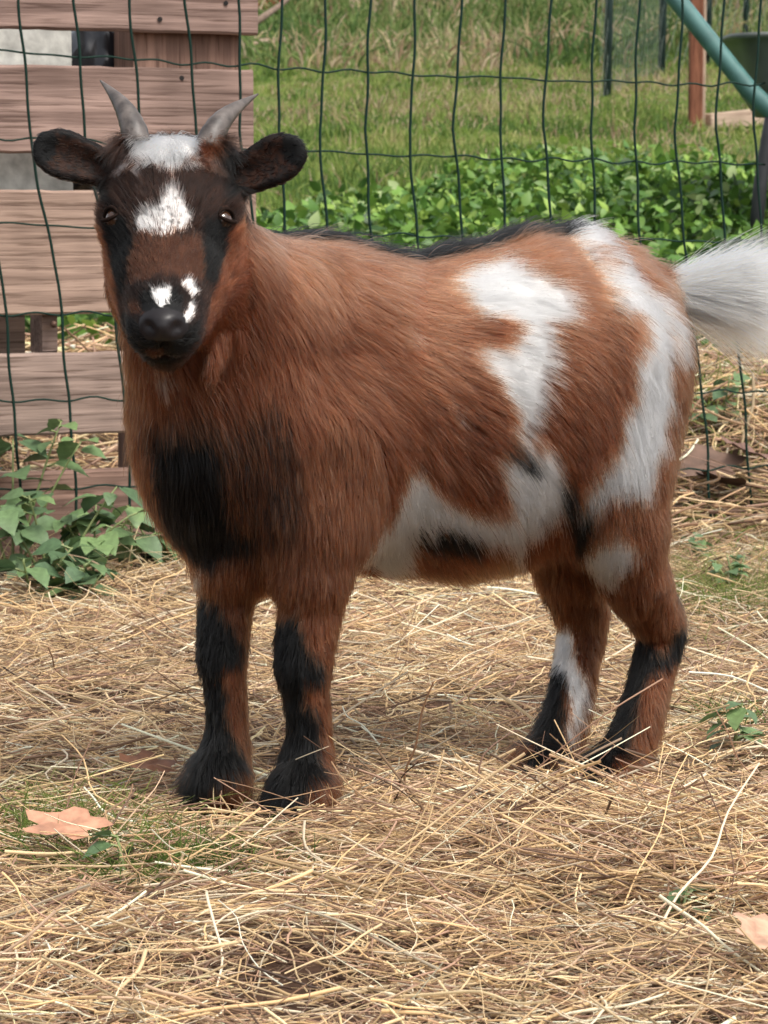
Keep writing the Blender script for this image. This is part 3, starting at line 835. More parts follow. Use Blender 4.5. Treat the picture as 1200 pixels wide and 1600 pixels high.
# ------------------------------------------------------------------ grass
def grass(N, seed, ylo, yhi, hgt, rad, cols, dens=None, xw=(.15, .5), flat=.45, K=4, ypow=1.0):
    r = np.random.default_rng(seed); M = N * 3
    y = ylo + (yhi - ylo) * r.random(M) ** ypow; x = r.uniform(-1, 1, M) * (xw[0] * y + xw[1])
    keep = np.ones(M, bool) if dens is None else r.random(M) < dens(x, y)
    keep = np.nonzero(keep)[0][:N]; x, y = x[keep], y[keep]; n = len(x)
    H = hgt(x, y) * (.5 + r.random(n)); az = r.uniform(0, 2 * math.pi, n); ln = np.abs(r.normal(flat, .3, n))
    pts = np.zeros((n, K, 3)); z0 = terrain(x, y)
    for k in range(K):
        t = k / (K - 1)
        pts[:, k, 0] = x + np.cos(az) * H * ln * t ** 1.6; pts[:, k, 1] = y + np.sin(az) * H * ln * t ** 1.6
        pts[:, k, 2] = z0 - .004 + H * (t - .45 * np.minimum(ln, 1.2) * t * t)
    R = np.array([1, .85, .55, .1])[None, :K] * (rad * (.7 + .6 * r.random((n, 1)))) * np.sqrt(np.maximum(y, 4) / 6)[:, None]
    v = vnoise2(x, y, 1.3, 21) * .6 + vnoise2(x, y, 5, 22) * .8 + r.normal(0, .35, n)
    ci = np.clip((v + 1) / 2 * (len(cols) - 1), 0, len(cols) - 1.001); i = ci.astype(int); f = (ci - i)[:, None]
    c = cols[i] * (1 - f) + cols[i + 1] * f
    c = c * (.75 + .5 * r.random((n, 1)))
    dp = smooth01(vnoise2(x, y, .9, 77) + .6 * vnoise2(x, y, 3.1, 78), .25, .8)
    for px_, py_, s_ in ((640, 185, .35), (870, 165, .30), (1000, 135, .5), (480, 190, .3), (1060, 225, .3), (760, 150, .4), (560, 95, .5)):
        q_ = T(px_, py_); dp = np.maximum(dp, .9 * np.exp(-(((x - q_[0]) / s_) ** 2 + ((y - q_[1]) / (s_ * 1.6)) ** 2)))
    dry = r.random(n) < .05 + .5 * dp; c[dry] = np.array([(.40, .32, .17), (.27, .18, .11), (.46, .36, .24)])[r.integers(0, 3, dry.sum())]
    return pts, R, np.clip(c, .01, .8)
GR = np.array([(.06, .115, .022), (.11, .18, .035), (.18, .25, .05), (.26, .29, .085), (.36, .32, .15)])
TALL = np.array([(.05, .10, .025), (.09, .15, .038), (.14, .20, .055), (.21, .24, .09), (.33, .31, .16)])
grass_mat = attr_mat('grass_blade', 'tint', .6, .25, trans=.3)
g1 = grass(60000, 41, 6.2, 15, lambda x, y: np.maximum(.012, .040 + .026 * vnoise2(x, y, 2.2, 23) + .034 * vnoise2(x, y, 7, 27)), .0022, GR, ypow=.8)
g2 = grass(26000, 42, 14.5, 30, lambda x, y: np.maximum(.06, .10 + .26 * smooth01(y, 14.5, 19) + .14 * vnoise2(x, y, .9, 24) + .06 * vnoise2(x, y, 3, 28)), .0040, TALL, flat=.55)
g3 = grass(3500, 43, 3.6, 5.8, lambda x, y: .06 + .03 * vnoise2(x, y, 3, 25), .0014, GR, dens=lambda x, y: smooth01(vnoise2(x, y, 2.2, 26), .0, .5), flat=.8)
def spots(x, y, L): return np.clip(sum(np.exp(-(((x - a) / s) ** 2 + ((y - b_) / s2) ** 2)) for a, b_, s, s2 in L), 0, 1)
pA, pB, pC, pD = G(110, 1310), G(250, 1370), G(1130, 930), G(1140, 1150)
g4 = grass(36000, 44, 1.6, 3.9, lambda x, y: .042 + 0 * x, .0007, GR * np.array([.85, .82, .85]), dens=lambda x, y: spots(x, y, [(pA[0], pA[1], .05, .07), (pB[0], pB[1], .07, .05), (pC[0], pC[1], .10, .20), (pD[0], pD[1], .02, .04)]) * .8, flat=.8, xw=(.14, .1))
pE = G(215, 905); DRY = np.array([(.50, .38, .20), (.62, .50, .30), (.44, .40, .20), (.66, .56, .36), (.40, .30, .16)])
g5 = grass(170, 45, 3.2, 3.9, lambda x, y: .085 + 0 * x, .0011, DRY, dens=lambda x, y: spots(x, y, [(pE[0], pE[1], .10, .12), (pE[0] - .12, pE[1], .10, .1)]), flat=.7, xw=(.14, .1))
tag(make_curves('grass', *merge([g1, g2, g3, g4, g5]), grass_mat), 'rough green grass on the slope beyond the fence', 'grass', kind='stuff')

# ------------------------------------------------------------------ leaves
def leaf_shape(seg=5, width=.36, fold=.25, droop=.25, tooth=0.0):
    """unit leaf along +x, base at origin; returns verts, faces"""
    v = []; f = []
    for i in range(seg + 1):
        t = i / seg; w = width * (math.sin(math.pi * min(1, t * .92 + .06)) ** .8) * (1.15 - .55 * t)
        if i == seg: w = 0.0
        if tooth and 0 < i < seg: w *= 1 + tooth * (-1) ** i
        z = -droop * t * t
        v += [(t, 0, z), (t - .05 * (i > 0), w, z + fold * w), (t - .05 * (i > 0), -w, z + fold * w)]
    for i in range(seg):
        a = 3 * i; b_ = 3 * (i + 1)
        f += [(a, b_, b_ + 1, a + 1), (a, a + 2, b_ + 2, b_)]
    return np.array(v), f
def leaf_cloud(name, P, scale, az, pitch, roll, cols, mat, shape):
    v0, f0 = shape; n = len(P); nv = len(v0)
    ca, sa, cb, sb, cr, sr = np.cos(az), np.sin(az), np.cos(pitch), np.sin(pitch), np.cos(roll), np.sin(roll)
    X = np.stack([ca * cb, sa * cb, sb], -1); Yv = np.stack([-sa, ca, 0 * az], -1); Z = np.cross(X, Yv)
    Y2 = Yv * cr[:, None] + Z * sr[:, None]; Z2 = np.cross(X, Y2)
    V = P[:, None] + scale[:, None, None] * (v0[None, :, 0:1] * X[:, None] + v0[None, :, 1:2] * Y2[:, None] + v0[None, :, 2:3] * Z2[:, None])
    F = (np.arange(n)[:, None, None] * nv + np.array(f0)[None]).reshape(-1, 4)
    me = mesh_from_arrays(name, V.reshape(-1, 3), F)
    me.polygons.foreach_set('use_smooth', [True] * len(me.polygons))
    at = me.color_attributes.new('tint', 'FLOAT_COLOR', 'POINT')
    c4 = np.ones((n, nv, 4), np.float32); c4[:, :, :3] = cols[:, None]; at.data.foreach_set('color', c4.ravel())
    o = link_mesh(name, me, mat)
    return o
leaf_mat = attr_mat('leaf', 'tint', .5, .45, trans=.25)
NET = np.array([(.035, .085, .016), (.075, .165, .028), (.14, .26, .042), (.24, .36, .065)])
def nettles(N=26000, seed=51):
    r = np.random.default_rng(seed); M = N * 5
    y = r.uniform(5.2, 9.6, M); x = r.uniform(-1.6, 1.8, M)
    Q = project(np.stack([x, y, terrain(x, y)], -1))
    edge = np.interp(Q[:, 0], [380, 480, 620, 800, 1000, 1200], [415, 385, 352, 332, 322, 314]) + 22 * vnoise2(x, y, 2.0, 52)
    keep = (Q[:, 1] > edge) & (np.abs(x) < .15 * y + .25) & (vnoise2(x, y, 2.4, 53) > -.6)
    k = np.nonzero(keep)[0][:N]; x, y = x[k], y[k]; n = len(x)
    hm = .11 + .055 * vnoise2(x, y, 1.8, 54) + .03 * vnoise2(x, y, 7, 56)
    h = hm * r.random(n) ** .5
    P = np.stack([x, y, terrain(x, y) + .015 + h], -1)
    c = NET[np.clip((r.normal(1.5, .9, n) + .7 * vnoise2(x, y, 3, 55)).round().astype(int), 0, 3)] * (.8 + .4 * r.random((n, 1)))
    pale = r.random(n) < .05; c[pale] = (.30, .38, .16)
    return leaf_cloud('nettle_patch', P, .016 + .028 * r.random(n), r.uniform(0, 6.28, n), r.normal(-.1, .75, n), r.normal(0, .75, n), c, leaf_mat, leaf_shape(3, .36))
tag(nettles(), 'dense low bed of green leafy nettles behind the wire fence', 'nettles', kind='stuff')

# ------------------------------------------------------------------ leafy weeds at the foot of the fence
stem_mat = simple('weed_stem', (.16, .20, .07), .6, noise=.3, scale=60)
def leaf_variant(name, col, shape):
    v, f = shape; me = pydata(name, v, f)
    m, t, b = new_mat('weed_leaf'); b.inputs['Roughness'].default_value = .5
    tc = t.nodes.new('ShaderNodeTexCoord'); n = t.nodes.new('ShaderNodeTexNoise'); n.inputs['Scale'].default_value = 5; n.inputs['Detail'].default_value = 4
    t.links.new(tc.outputs['Object'], n.inputs['Vector'])
    rp = t.nodes.new('ShaderNodeValToRGB'); rp.color_ramp.elements[0].position = .3; rp.color_ramp.elements[1].position = .75
    rp.color_ramp.elements[0].color = (*[c * .75 for c in col], 1); rp.color_ramp.elements[1].color = (*[c * 1.3 for c in col], 1)
    t.links.new(n.outputs[0], rp.inputs[0]); t.links.new(rp.outputs[0], b.inputs['Base Color'])
    tr = t.nodes.new('ShaderNodeBsdfTranslucent'); t.links.new(rp.outputs[0], tr.inputs[0]); ms = t.nodes.new('ShaderNodeMixShader'); ms.inputs[0].default_value = .22
    t.links.new(b.outputs[0], ms.inputs[1]); t.links.new(tr.outputs[0], ms.inputs[2]); t.links.new(ms.outputs[0], t.nodes['Material Output'].inputs[0])
    me.materials.append(m); me.polygons.foreach_set('use_smooth', [True] * len(me.polygons)); return me
LEAVES = [leaf_variant('leaf', c, leaf_shape(6, w, .22, d, tt)) for c, w, d, tt in (((.105, .17, .075), .40, .25, .05), ((.13, .21, .085), .38, .35, .10), ((.08, .14, .065), .44, .15, .06), ((.17, .26, .10), .36, .3, .08))]
def weed(px, py, hgt, nl, size, label, group, seed, lean=(0, 0), base=None, spread=1.0):
    r = random.Random(seed)
    b0 = T(px, py) if base is None else base
    root = empty('weed_plant', (float(b0[0]), float(b0[1]), float(b0[2])), label, 'plant', group)
    ns = max(1, nl // 9); tips = []
    for s in range(ns):
        a = r.uniform(0, 6.28); q = r.uniform(.1, .5) * spread
        top = b0 + np.array([math.cos(a) * q * hgt + lean[0], math.sin(a) * q * hgt * .6 + lean[1], hgt * r.uniform(.7, 1.05)])
        mid = (b0 + top) / 2 + np.array([0, 0, hgt * .12])
        pp = bez([b0 - np.array([0, 0, .01]), mid, top], 7)
        link_mesh('stem', tube('stem', pp, [.0022 - .0002 * i for i in range(7)], 5), stem_mat, root, True); tips.append(pp)
    for k in range(nl):
        pp = tips[k % ns]; t = r.uniform(.25, 1.0); i = min(5, int(t * 6)); f = t * 6 - i
        p = np.asarray(pp[i]) * (1 - f) + np.asarray(pp[i + 1]) * f
        o = bpy.data.objects.new('leaf', r.choice(LEAVES)); COL.objects.link(o)
        az = r.uniform(0, 6.28); sc = size * r.uniform(.5, 1.1) * (1.1 - .35 * t)
        pet = np.array([math.cos(az), math.sin(az), .35]) * sc * .3
        o.parent = root; o.matrix_parent_inverse = Matrix.Translation(-Vector(root.location))
        o.location = Vector(p + pet); o.rotation_euler = (r.uniform(-.5, .5), r.uniform(-.35, .5), az); o.scale = (sc, sc, sc)
        if k % 2 == 0:
            link_mesh('petiole', tube('petiole', [p, p + pet * 1.05], .0011, 4), stem_mat, root)
    return root
WG = 'broad leaved weeds along the foot of the wire fence'
weed(20, 905, .20, 38, .058, 'tall broad leaved green weed climbing the fence before the lowest pallet board', WG, 1)
weed(80, 925, .13, 44, .052, 'dense low green weed in front of the lowest pallet board', WG, 2, spread=1.6)
weed(145, 915, .12, 34, .050, 'spreading broad leaved weed between the dense weed and the sparse one', WG, 3)
weed(205, 905, .105, 16, .046, 'sparse thin stemmed weed beside the goat chest', WG, 4)
weed(258, 895, .07, 18, .050, 'low weed tucked behind the goat foreleg', WG, 5, spread=1.8)
weed(-20, 880, .22, 30, .050, 'leafy weed reaching past the gap over the lowest pallet board', WG, 13)
weed(50, 945, .07, 30, .048, 'bushy low weed spreading into the hay below the tall weed', WG, 14, spread=2.2)
weed(120, 950, .055, 22, .042, 'little weed at the hay edge before the dense weed', WG, 15, spread=2.0)
weed(1142, 1190, .060, 14, .035, 'small green seedling in the hay beside the hind hooves', None, 6)
weed(200, 1392, .040, 7, .030, 'tiny flat green rosette by the pale dead leaf', None, 7, spread=3)
weed(1060, 1475, .040, 8, .032, 'tiny grey green rosette half buried in the hay heap', None, 8, spread=3)
weed(1010, 885, .05, 12, .030, 'little bright green weed behind the hind hock', None, 9, base=T(1095, 885))
weed(1150, 935, .05, 40, .022, 'small leafed ground weed at the foot of the fence beyond the tail', None, 10, spread=2.2)
weed(1125, 690, .12, 26, .045, 'green weed growing through hay behind the fence below the tail', None, 12, spread=2)

# fallen leaves
def dead_leaf(px, py, L, az, col, label, seed, z=.022):
    r = random.Random(seed); b0 = T(px, py)
    pts = []; n = 18
    for i in range(n):
        a = 2 * math.pi * i / n
        rr = (.5 + .13 * math.cos(5 * a) + r.uniform(-.05, .05))
        pts.append((rr * math.cos(a) * 1.15, rr * math.sin(a) * .72))
    bm = bmesh.new(); c0 = bm.verts.new((0, 0, .0)); vs = []; inn = []
    for x, y in pts:
        inn.append(bm.verts.new((x * .55, y * .55, .05 + r.uniform(-.03, .03)))); vs.append(bm.verts.new((x, y, .12 * abs(y) + .10 * x * x + r.uniform(-.02, .04))))
    for i in range(n):
        j = (i + 1) % n; bm.faces.new((c0, inn[i], inn[j])); bm.faces.new((inn[i], vs[i], vs[j], inn[j]))
    bmesh.ops.recalc_face_normals(bm, faces=bm.faces)
    me = bm_mesh('dead_leaf', bm)
    o = link_mesh('dead_leaf', me, simple('dead_leaf', col, .7, noise=.35, scale=4, bump=.3), smooth=True)
    o.location = (b0[0], b0[1], float(terrain(b0[0], b0[1])) + z); o.rotation_euler = (r.uniform(.3, .5), r.uniform(-.15, .15), az); o.scale = (L, L, L)
    # short stalk
    tag(o, label, 'leaf', 'fallen brown leaves on the hay')
dead_leaf(103, 1366, .050, .1, (.42, .21, .13), 'pale pinkish brown curled leaf lying flat on the hay', 1, .034)
dead_leaf(232, 1262, .042, .7, (.16, .065, .030), 'dark brown curled leaf beside the far front hoof', 2, .034)
dead_leaf(1180, 1545, .040, 1.3, (.45, .26, .17), 'pale tan leaf half covered by hay at the heap edge', 3, .034)
dead_leaf(1090, 800, .11, .3, (.13, .075, .05), 'large dark brown leaf heaped at the fence foot under the tail', 4, .065)
dead_leaf(1165, 790, .10, 1.5, (.16, .085, .06), 'large reddish brown leaf leaning on a fence wire below the tail tip', 5, .075)
dead_leaf(1130, 815, .08, 2.4, (.10, .06, .045), 'blackish crumpled leaf under the two large leaves', 6, .055)

# ------------------------------------------------------------------ wire fence
FA_, FB_ = G(0, 905), G(1200, 838)
fdir = (FB_ - FA_)[:2] / np.linalg.norm((FB_ - FA_)[:2]); fnor = np.array([-fdir[1], fdir[0]])
def on_fence(px, py, off=0.0):
    d = ray(px, py); p0 = FA_[:2] + fnor * off
    t = ((p0 - CC[:2]) @ fnor) / (d[:2] @ fnor); return CC + d * t
m, t, b = new_mat('green_coated_wire')
b.inputs['Base Color'].default_value = (.004, .022, .015, 1); b.inputs['Roughness'].default_value = .65; b.inputs['Specular IOR Level'].default_value = .2
wire_mat = m
fmid = on_fence(600, 850)
fence = empty('wire_fence', (float(fmid[0]), float(fmid[1]), 0), 'dark green coated wire mesh fence with wavy strands behind the goat', 'fence')
LP = ([0, 215, 440, 620, 850, 930], [0, 17, 60, 78, 92, 96]); RP = ([0, 200, 380, 560, 720, 850, 930], [0, -10, 2, 25, 40, 48, 50])
tops = [-145, -57, 30, 116, 203, 290, 372, 441, 510, 580, 650, 720, 790, 860, 932, 1000, 1066, 1130, 1188, 1252, 1316]
rw = random.Random(5)
for x0 in tops:
    w = min(1, max(0, (x0 - 300) / 160)); ph = rw.uniform(0, 6); pts = []
    for y in list(range(-40, 850, 22)) :
        yy = max(y, 0)
        dx = (1 - w) * np.interp(yy, *LP) + w * np.interp(yy, *RP)
        pts.append(on_fence(x0 + dx + 1.6 * math.sin(y / 47 + ph) + 1.1 * math.sin(y / 21 + 2 * ph), y))
    end = pts[-1].copy(); end[2] = -.02; 
    if pts[-1][2] > 0: pts.append(end)
    link_mesh('vertical_wire', tube('vertical_wire', pts, .0018, 6), wire_mat, fence, True)
rows = [(-62, -8), (80, 133), (215, 256), (350, 377), (490, 497), (626, 612), (766, 730), (880, 825)]
for yl, yr in rows:
    ph = rw.uniform(0, 6); pts = []
    for i, x in enumerate(np.arange(-160, 1330, 12)):
        w = (x + 0) / 1200.0; y = yl + (yr - yl) * (1 - (1 - np.clip(w, -.2, 1.1)) ** 1.5 if yl < 400 else np.clip(w, -.2, 1.1))
        pts.append(on_fence(x, y + 3.2 * math.sin(x / 85.0 * 2 * math.pi * (1 + .2 * w) + ph) * (.6 + .4 * math.sin(x / 130 + ph)) + 1.5 * math.sin(x / 31 + ph), .003))
    link_mesh('horizontal_wire', tube('horizontal_wire', pts, .00135, 5), wire_mat, fence, True)

# ------------------------------------------------------------------ wooden pallet behind the fence
def wood(name, base, dark, scale=1.0, grain_axis=0, red=0.0):
    m, t, b = new_mat(name); b.inputs['Roughness'].default_value = .85; b.inputs['Specular IOR Level'].default_value = .15
    tc = t.nodes.new('ShaderNodeTexCoord'); oi = t.nodes.new('ShaderNodeObjectInfo')
    add = t.nodes.new('ShaderNodeVectorMath'); add.operation = 'ADD'
    sc = t.nodes.new('ShaderNodeVectorMath'); sc.operation = 'SCALE'; sc.inputs[3].default_value = 7.0
    cmb = t.nodes.new('ShaderNodeCombineXYZ')
    for k in range(3): t.links.new(oi.outputs['Random'], cmb.inputs[k])
    t.links.new(cmb.outputs[0], sc.inputs[0]); t.links.new(tc.outputs['Object'], add.inputs[0]); t.links.new(sc.outputs[0], add.inputs[1])
    mp = t.nodes.new('ShaderNodeMapping'); s = [70, 70, 70]; s[grain_axis] = 3.5; mp.inputs['Scale'].default_value = s
    t.links.new(add.outputs[0], mp.inputs[0])
    n = t.nodes.new('ShaderNodeTexNoise'); n.inputs['Scale'].default_value = 1.0; n.inputs['Detail'].default_value = 8; n.inputs['Distortion'].default_value = .6
    t.links.new(mp.outputs[0], n.inputs['Vector'])
    n2 = t.nodes.new('ShaderNodeTexNoise'); n2.inputs['Scale'].default_value = 5; n2.inputs['Detail'].default_value = 6
    t.links.new(add.outputs[0], n2.inputs['Vector'])
    mp3 = t.nodes.new('ShaderNodeMapping'); s3 = [260, 260, 260]; s3[grain_axis] = 9; mp3.inputs['Scale'].default_value = s3; t.links.new(add.outputs[0], mp3.inputs[0])
    n3 = t.nodes.new('ShaderNodeTexNoise'); n3.inputs['Scale'].default_value = 1; n3.inputs['Detail'].default_value = 4; t.links.new(mp3.outputs[0], n3.inputs['Vector'])
    rp = t.nodes.new('ShaderNodeValToRGB'); e = rp.color_ramp.elements
    e[0].position = .36; e[1].position = .62; e[0].color = (*dark, 1); e[1].color = (*base, 1)
    t.links.new(n.outputs[0], rp.inputs[0])
    rp2 = t.nodes.new('ShaderNodeValToRGB'); e = rp2.color_ramp.elements; e[0].position = .35; e[1].position = .7
    e[0].color = (.62, .55, .50, 1); e[1].color = (1.12, 1.02, .95, 1)
    t.links.new(n2.outputs[0], rp2.inputs[0])
    mu = t.nodes.new('ShaderNodeMix'); mu.data_type = 'RGBA'; mu.blend_type = 'MULTIPLY'; mu.inputs['Factor'].default_value = .8
    t.links.new(rp.outputs[0], mu.inputs[6]); t.links.new(rp2.outputs[0], mu.inputs[7])
    rp3 = t.nodes.new('ShaderNodeValToRGB'); e = rp3.color_ramp.elements; e[0].position = .36; e[1].position = .44; e[0].color = (.40, .36, .34, 1); e[1].color = (1, 1, 1, 1)
    t.links.new(n3.outputs[0], rp3.inputs[0])
    mu2 = t.nodes.new('ShaderNodeMix'); mu2.data_type = 'RGBA'; mu2.blend_type = 'MULTIPLY'; mu2.inputs['Factor'].default_value = .75
    t.links.new(mu.outputs[2], mu2.inputs[6]); t.links.new(rp3.outputs[0], mu2.inputs[7])
    t.links.new(mu2.outputs[2], b.inputs['Base Color'])
    bu = t.nodes.new('ShaderNodeBump'); bu.inputs['Strength'].default_value = .5; bu.inputs['Distance'].default_value = .003
    t.links.new(n3.outputs[0], bu.inputs['Height']); t.links.new(bu.outputs[0], b.inputs['Normal'])
    return m
w_board = wood('pallet_wood', (.37, .275, .242), (.19, .135, .118))
w_dark = wood('darker_pallet_wood', (.33, .225, .185), (.17, .115, .095))  # darker reddish tone for the lowest board
w_grey = wood('weathered_wood', (.36, .285, .25), (.20, .155, .135))
w_light = wood('sawn_wood', (.42, .318, .262), (.27, .198, .162), grain_axis=0)
w_vert = wood('upright_wood', (.33, .215, .17), (.20, .13, .105), grain_axis=2)
FROT = math.atan2(fdir[1], fdir[0])
def board(name, parent, px0, px1, py0, py1, off, thick, mat, seed, end_ragged=.004, n=26, loc_obj=True):
    """plank in a plane parallel to the fence; front face at off behind the fence"""
    r = np.random.default_rng(seed)
    A = on_fence(px0, (py0 + py1) / 2, off); B = on_fence(px1, (py0 + py1) / 2, off)
    cx = (A + B) / 2; L = np.linalg.norm((B - A)[:2])
    zt = on_fence((px0 + px1) / 2, py0, off)[2]; zb = on_fence((px0 + px1) / 2, py1, off)[2]
    h = zt - zb; cz = (zt + zb) / 2
    bm = bmesh.new(); cols_ = []
    bev = min(.003, thick * .2)
    prof = [(-.5, 0, bev), (-.5, bev, 0), (.5, bev, 0), (.5, 0, bev)]
    ring0 = []
    for i in range(n + 1):
        u = (i / n - .5) * L
        if i == 0 or i == n: u += 0
        wt = .0008 * math.sin(u * 9 + seed) + .0004 * r.normal(); wb = .0008 * math.sin(u * 7 + 2 * seed) + .0004 * r.normal()
        bow = .002 * math.sin(u * 6 + seed)
        e = end_ragged * r.normal() * (i in (0, n))
        T_, B_ = h / 2 + wt, -h / 2 + wb
        q = [(bow + bev, T_), (bow, T_ - bev), (bow, B_ + bev), (bow + bev, B_), (bow + thick - bev, B_), (bow + thick, B_ + bev), (bow + thick, T_ - bev), (bow + thick - bev, T_)]
        ring0.append([bm.verts.new((u + e, y_, z_)) for y_, z_ in q])
    for r0, r1 in zip(ring0, ring0[1:]):
        for k in range(8): bm.faces.new((r0[k], r0[(k + 1) % 8], r1[(k + 1) % 8], r1[k]))
    bm.faces.new(ring0[0]); bm.faces.new(ring0[-1][::-1])
    bmesh.ops.recalc_face_normals(bm, faces=bm.faces)
    o = link_mesh(name, bm_mesh(name, bm), mat)
    o.location = (cx[0], cx[1], cz); o.rotation_euler = (0, 0, FROT)
    if parent is not None:
        o.parent = parent; o.matrix_parent_inverse = Matrix.Translation(-Vector(root_loc(parent)))
    return o
pm = on_fence(120, 800, .06)
pallet = empty('wooden_pallet', (float(pm[0]), float(pm[1]), 0), 'weathered reddish grey wooden pallet standing upright behind the wire fence', 'pallet')
OFF = .035
bds = [(-190, 400, -60, 47, w_board), (-190, 397, 103, 239, w_board), (-190, 392, 297, 491, w_light), (-190, 388, 551, 680, w_grey), (-190, 385, 735, 868, w_dark)]
for i, (a_, b_, c_, d_, m_) in enumerate(bds):
    bo = board('board', pallet, a_, b_, c_, d_, OFF, .022, m_, i + 1)
    for nx_, ny_ in ((.70, .2), (.75, .8)) if i < 3 else ():
        pass
for px, py in ((284, 122), (353, 5), (250, 30), (330, 220)):
    p = on_fence(px, py, OFF - .0006); q = on_fence(px, py, OFF + .004)
    link_mesh('nail_hole', tube('nail_hole', [p, q], .0032, 8), simple('rust_black', (.012, .009, .008), .8), pallet)
for a_, b_ in ((212, 380), (-300, -120)):
    board('post', pallet, a_, b_, -60, 868, OFF + .024, .075, w_vert, 500 + a_, n=3)
# upright back stub with rusty bolt in the gap
board('post', pallet, 66, 92, 488, 553, OFF + .026, .05, w_grey, 51, n=2)
rust = simple('rusty_steel', (.10, .055, .038), .6, metal=.6, noise=.4, scale=200)
p = on_fence(84, 507, OFF + .022); q = on_fence(84, 507, OFF - .012); 
bolt = link_mesh('bolt', tube('bolt', [p, q], .0045, 8), rust, pallet, True)
p2 = on_fence(80, 512, OFF + .0215); q2 = on_fence(80, 512, OFF + .0175)
link_mesh('washer', tube('washer', [p2, q2], .0135, 14), rust, bolt)

# things kept behind the pallet
slab_mat = simple('pale_mossy_slab', (.58, .58, .54), .9, noise=.35, scale=40, bump=.5)
o = board('grey_slab', None, -180, 106, 20, 330, .15, .05, slab_mat, 71); tag(o, 'pale grey lichen spotted slab leaning behind the pallet boards', 'slab')
o = board('grey_slab', None, 196, 262, 20, 130, .26, .03, simple('grey_slate', (.45, .46, .46), .8, noise=.15, scale=30), 72, n=4); tag(o, 'narrow plain grey slab beside the black plastic sack', 'slab')
o = board('old_beam', None, -180, 47, 486, 560, .20, .08, w_grey, 73); tag(o, 'grey weathered beam lying behind the gap over the knotted board', 'beam')
def sack():
    c = on_fence(158, 88, .21); bm = bmesh.new()
    bmesh.ops.create_uvsphere(bm, u_segments=48, v_segments=28, radius=1)
    for v in bm.verts:
        d = np.array(v.co); n = .14 * vnoise(d[None] * np.array([1, 1, 2.2]), 2.2, 3)[0] + .10 * (1 - abs(vnoise(d[None] * np.array([1.0, 1, 4]), 3.2, 5)[0]) * 2)
        v.co = Vector(d * (1 + n)) * 1.0
        v.co.x *= .066 * (1 - .2 * max(0, v.co.z)); v.co.y *= .06; v.co.z *= .13
    me = bm_mesh('plastic_sack', bm); m, t, b = new_mat('black_polythene'); b.inputs['Base Color'].default_value = (.016, .016, .019, 1); b.inputs['Roughness'].default_value = .22
    o = link_mesh('plastic_sack', me, m, smooth=True); o.location = (c[0], c[1], c[2] - .05); o.rotation_euler = (0, .15, FROT)
    tag(o, 'glossy black plastic sack between the slabs behind the pallet', 'sack')
sack()
# pile supports: a stack of stones under the sack is hidden by the boards

# ------------------------------------------------------------------ far things on the slope
post_mat = simple('green_steel_post', (.010, .026, .026), .6, noise=.3, scale=15)
net_mat = simple('galvanised_wire', (.20, .24, .21), .5, metal=.3)
PG = 'dark green posts of the far wire netting fence'
fp = []
for px, pyb, wpx, lab in ((948, 150, 13, 'dark green steel post at the open end of the far wire netting'), (1033, 117, 12, 'dark green steel post just beside the reddish timber upright'), (1105, 103, 10, 'dark green steel post between the timber upright and the barrow tray'), (1163, 92, 9, 'thin dark green steel post behind the barrow tray')):
    b0 = T(px, pyb); r_ = wpx * .5 * b0[1] / FPX
    bm = bmesh.new()
    pts = [b0 + np.array([0, 0, -.15]), b0 + np.array([.01, 0, .6]), b0 + np.array([0, 0, 1.25])]
    o = link_mesh('fence_post', tube('fence_post', pts, r_, 8), post_mat, smooth=True); tag(o, lab, 'post', PG); fp.append(b0)
def netting():
    v, f = [], []; seg = []
    line = [fp[0] + (fp[0] - fp[1]) * .12] + fp + [fp[-1] + (fp[-1] - fp[-2]) * 1.5]
    for a_, b_ in zip(line, line[1:]):
        L = np.linalg.norm(b_ - a_); n = max(2, int(L / .075)); 
        for i in range(n):
            for j in range(16):
                u = (i + (.5 if j % 2 else 0)) / n; z = j * .075
                p = a_ + (b_ - a_) * u + np.array([0, -.03, z])
                for du in (-.5, .5):
                    q = a_ + (b_ - a_) * (u + du / n) + np.array([0, -.03, z + .075]); seg.append((p, q))
    r_ = .0011
    for p, q in seg:
        k = len(v); d = (q - p) / np.linalg.norm(q - p); s1 = np.cross(d, [0, 1, 0]); s1 /= np.linalg.norm(s1); s2 = np.cross(d, s1)
        for e in (p, q):
            for a_ in (0, 2.094, 4.189): v.append(e + (s1 * math.cos(a_) + s2 * math.sin(a_)) * r_)
        f += [(k, k + 1, k + 4, k + 3), (k + 1, k + 2, k + 5, k + 4), (k + 2, k, k + 3, k + 5)]
    o = link_mesh('wire_netting', pydata('wire_netting', v, f), net_mat); tag(o, 'fine galvanised wire netting stretched along the far green posts', 'netting')
netting()
def beam_obj(name, a, b, w, d, mat, parent):
    """squared timber from a to b"""
    a = Vector(map(float, a)); b = Vector(map(float, b)); L = (b - a).length
    bm = bmesh.new(); bmesh.ops.create_cube(bm, size=1); 
    bmesh.ops.scale(bm, vec=(w, d, L), verts=bm.verts); bmesh.ops.bevel(bm, geom=list(bm.edges), offset=min(w, d) * .06, segments=1, affect='EDGES')
    o = link_mesh(name, bm_mesh(name, bm), mat)
    o.location = (a + b) / 2; o.rotation_euler = (b - a).to_track_quat('Z', 'Y').to_euler()
    if parent is not None: o.parent = parent; o.matrix_parent_inverse = Matrix.Translation(-Vector(root_loc(parent)))
    return o
red_wood = wood('reddish_timber', (.27, .12, .075), (.17, .07, .045), grain_axis=2)
pale_wood = wood('pale_timber', (.52, .42, .34), (.40, .31, .25), grain_axis=2)
b0 = T(1086, 205); s_ = b0[1] / FPX
tf = empty('timber_frame', tuple(map(float, b0)), 'reddish timber upright with a pale board nailed to its foot on the slope', 'frame')
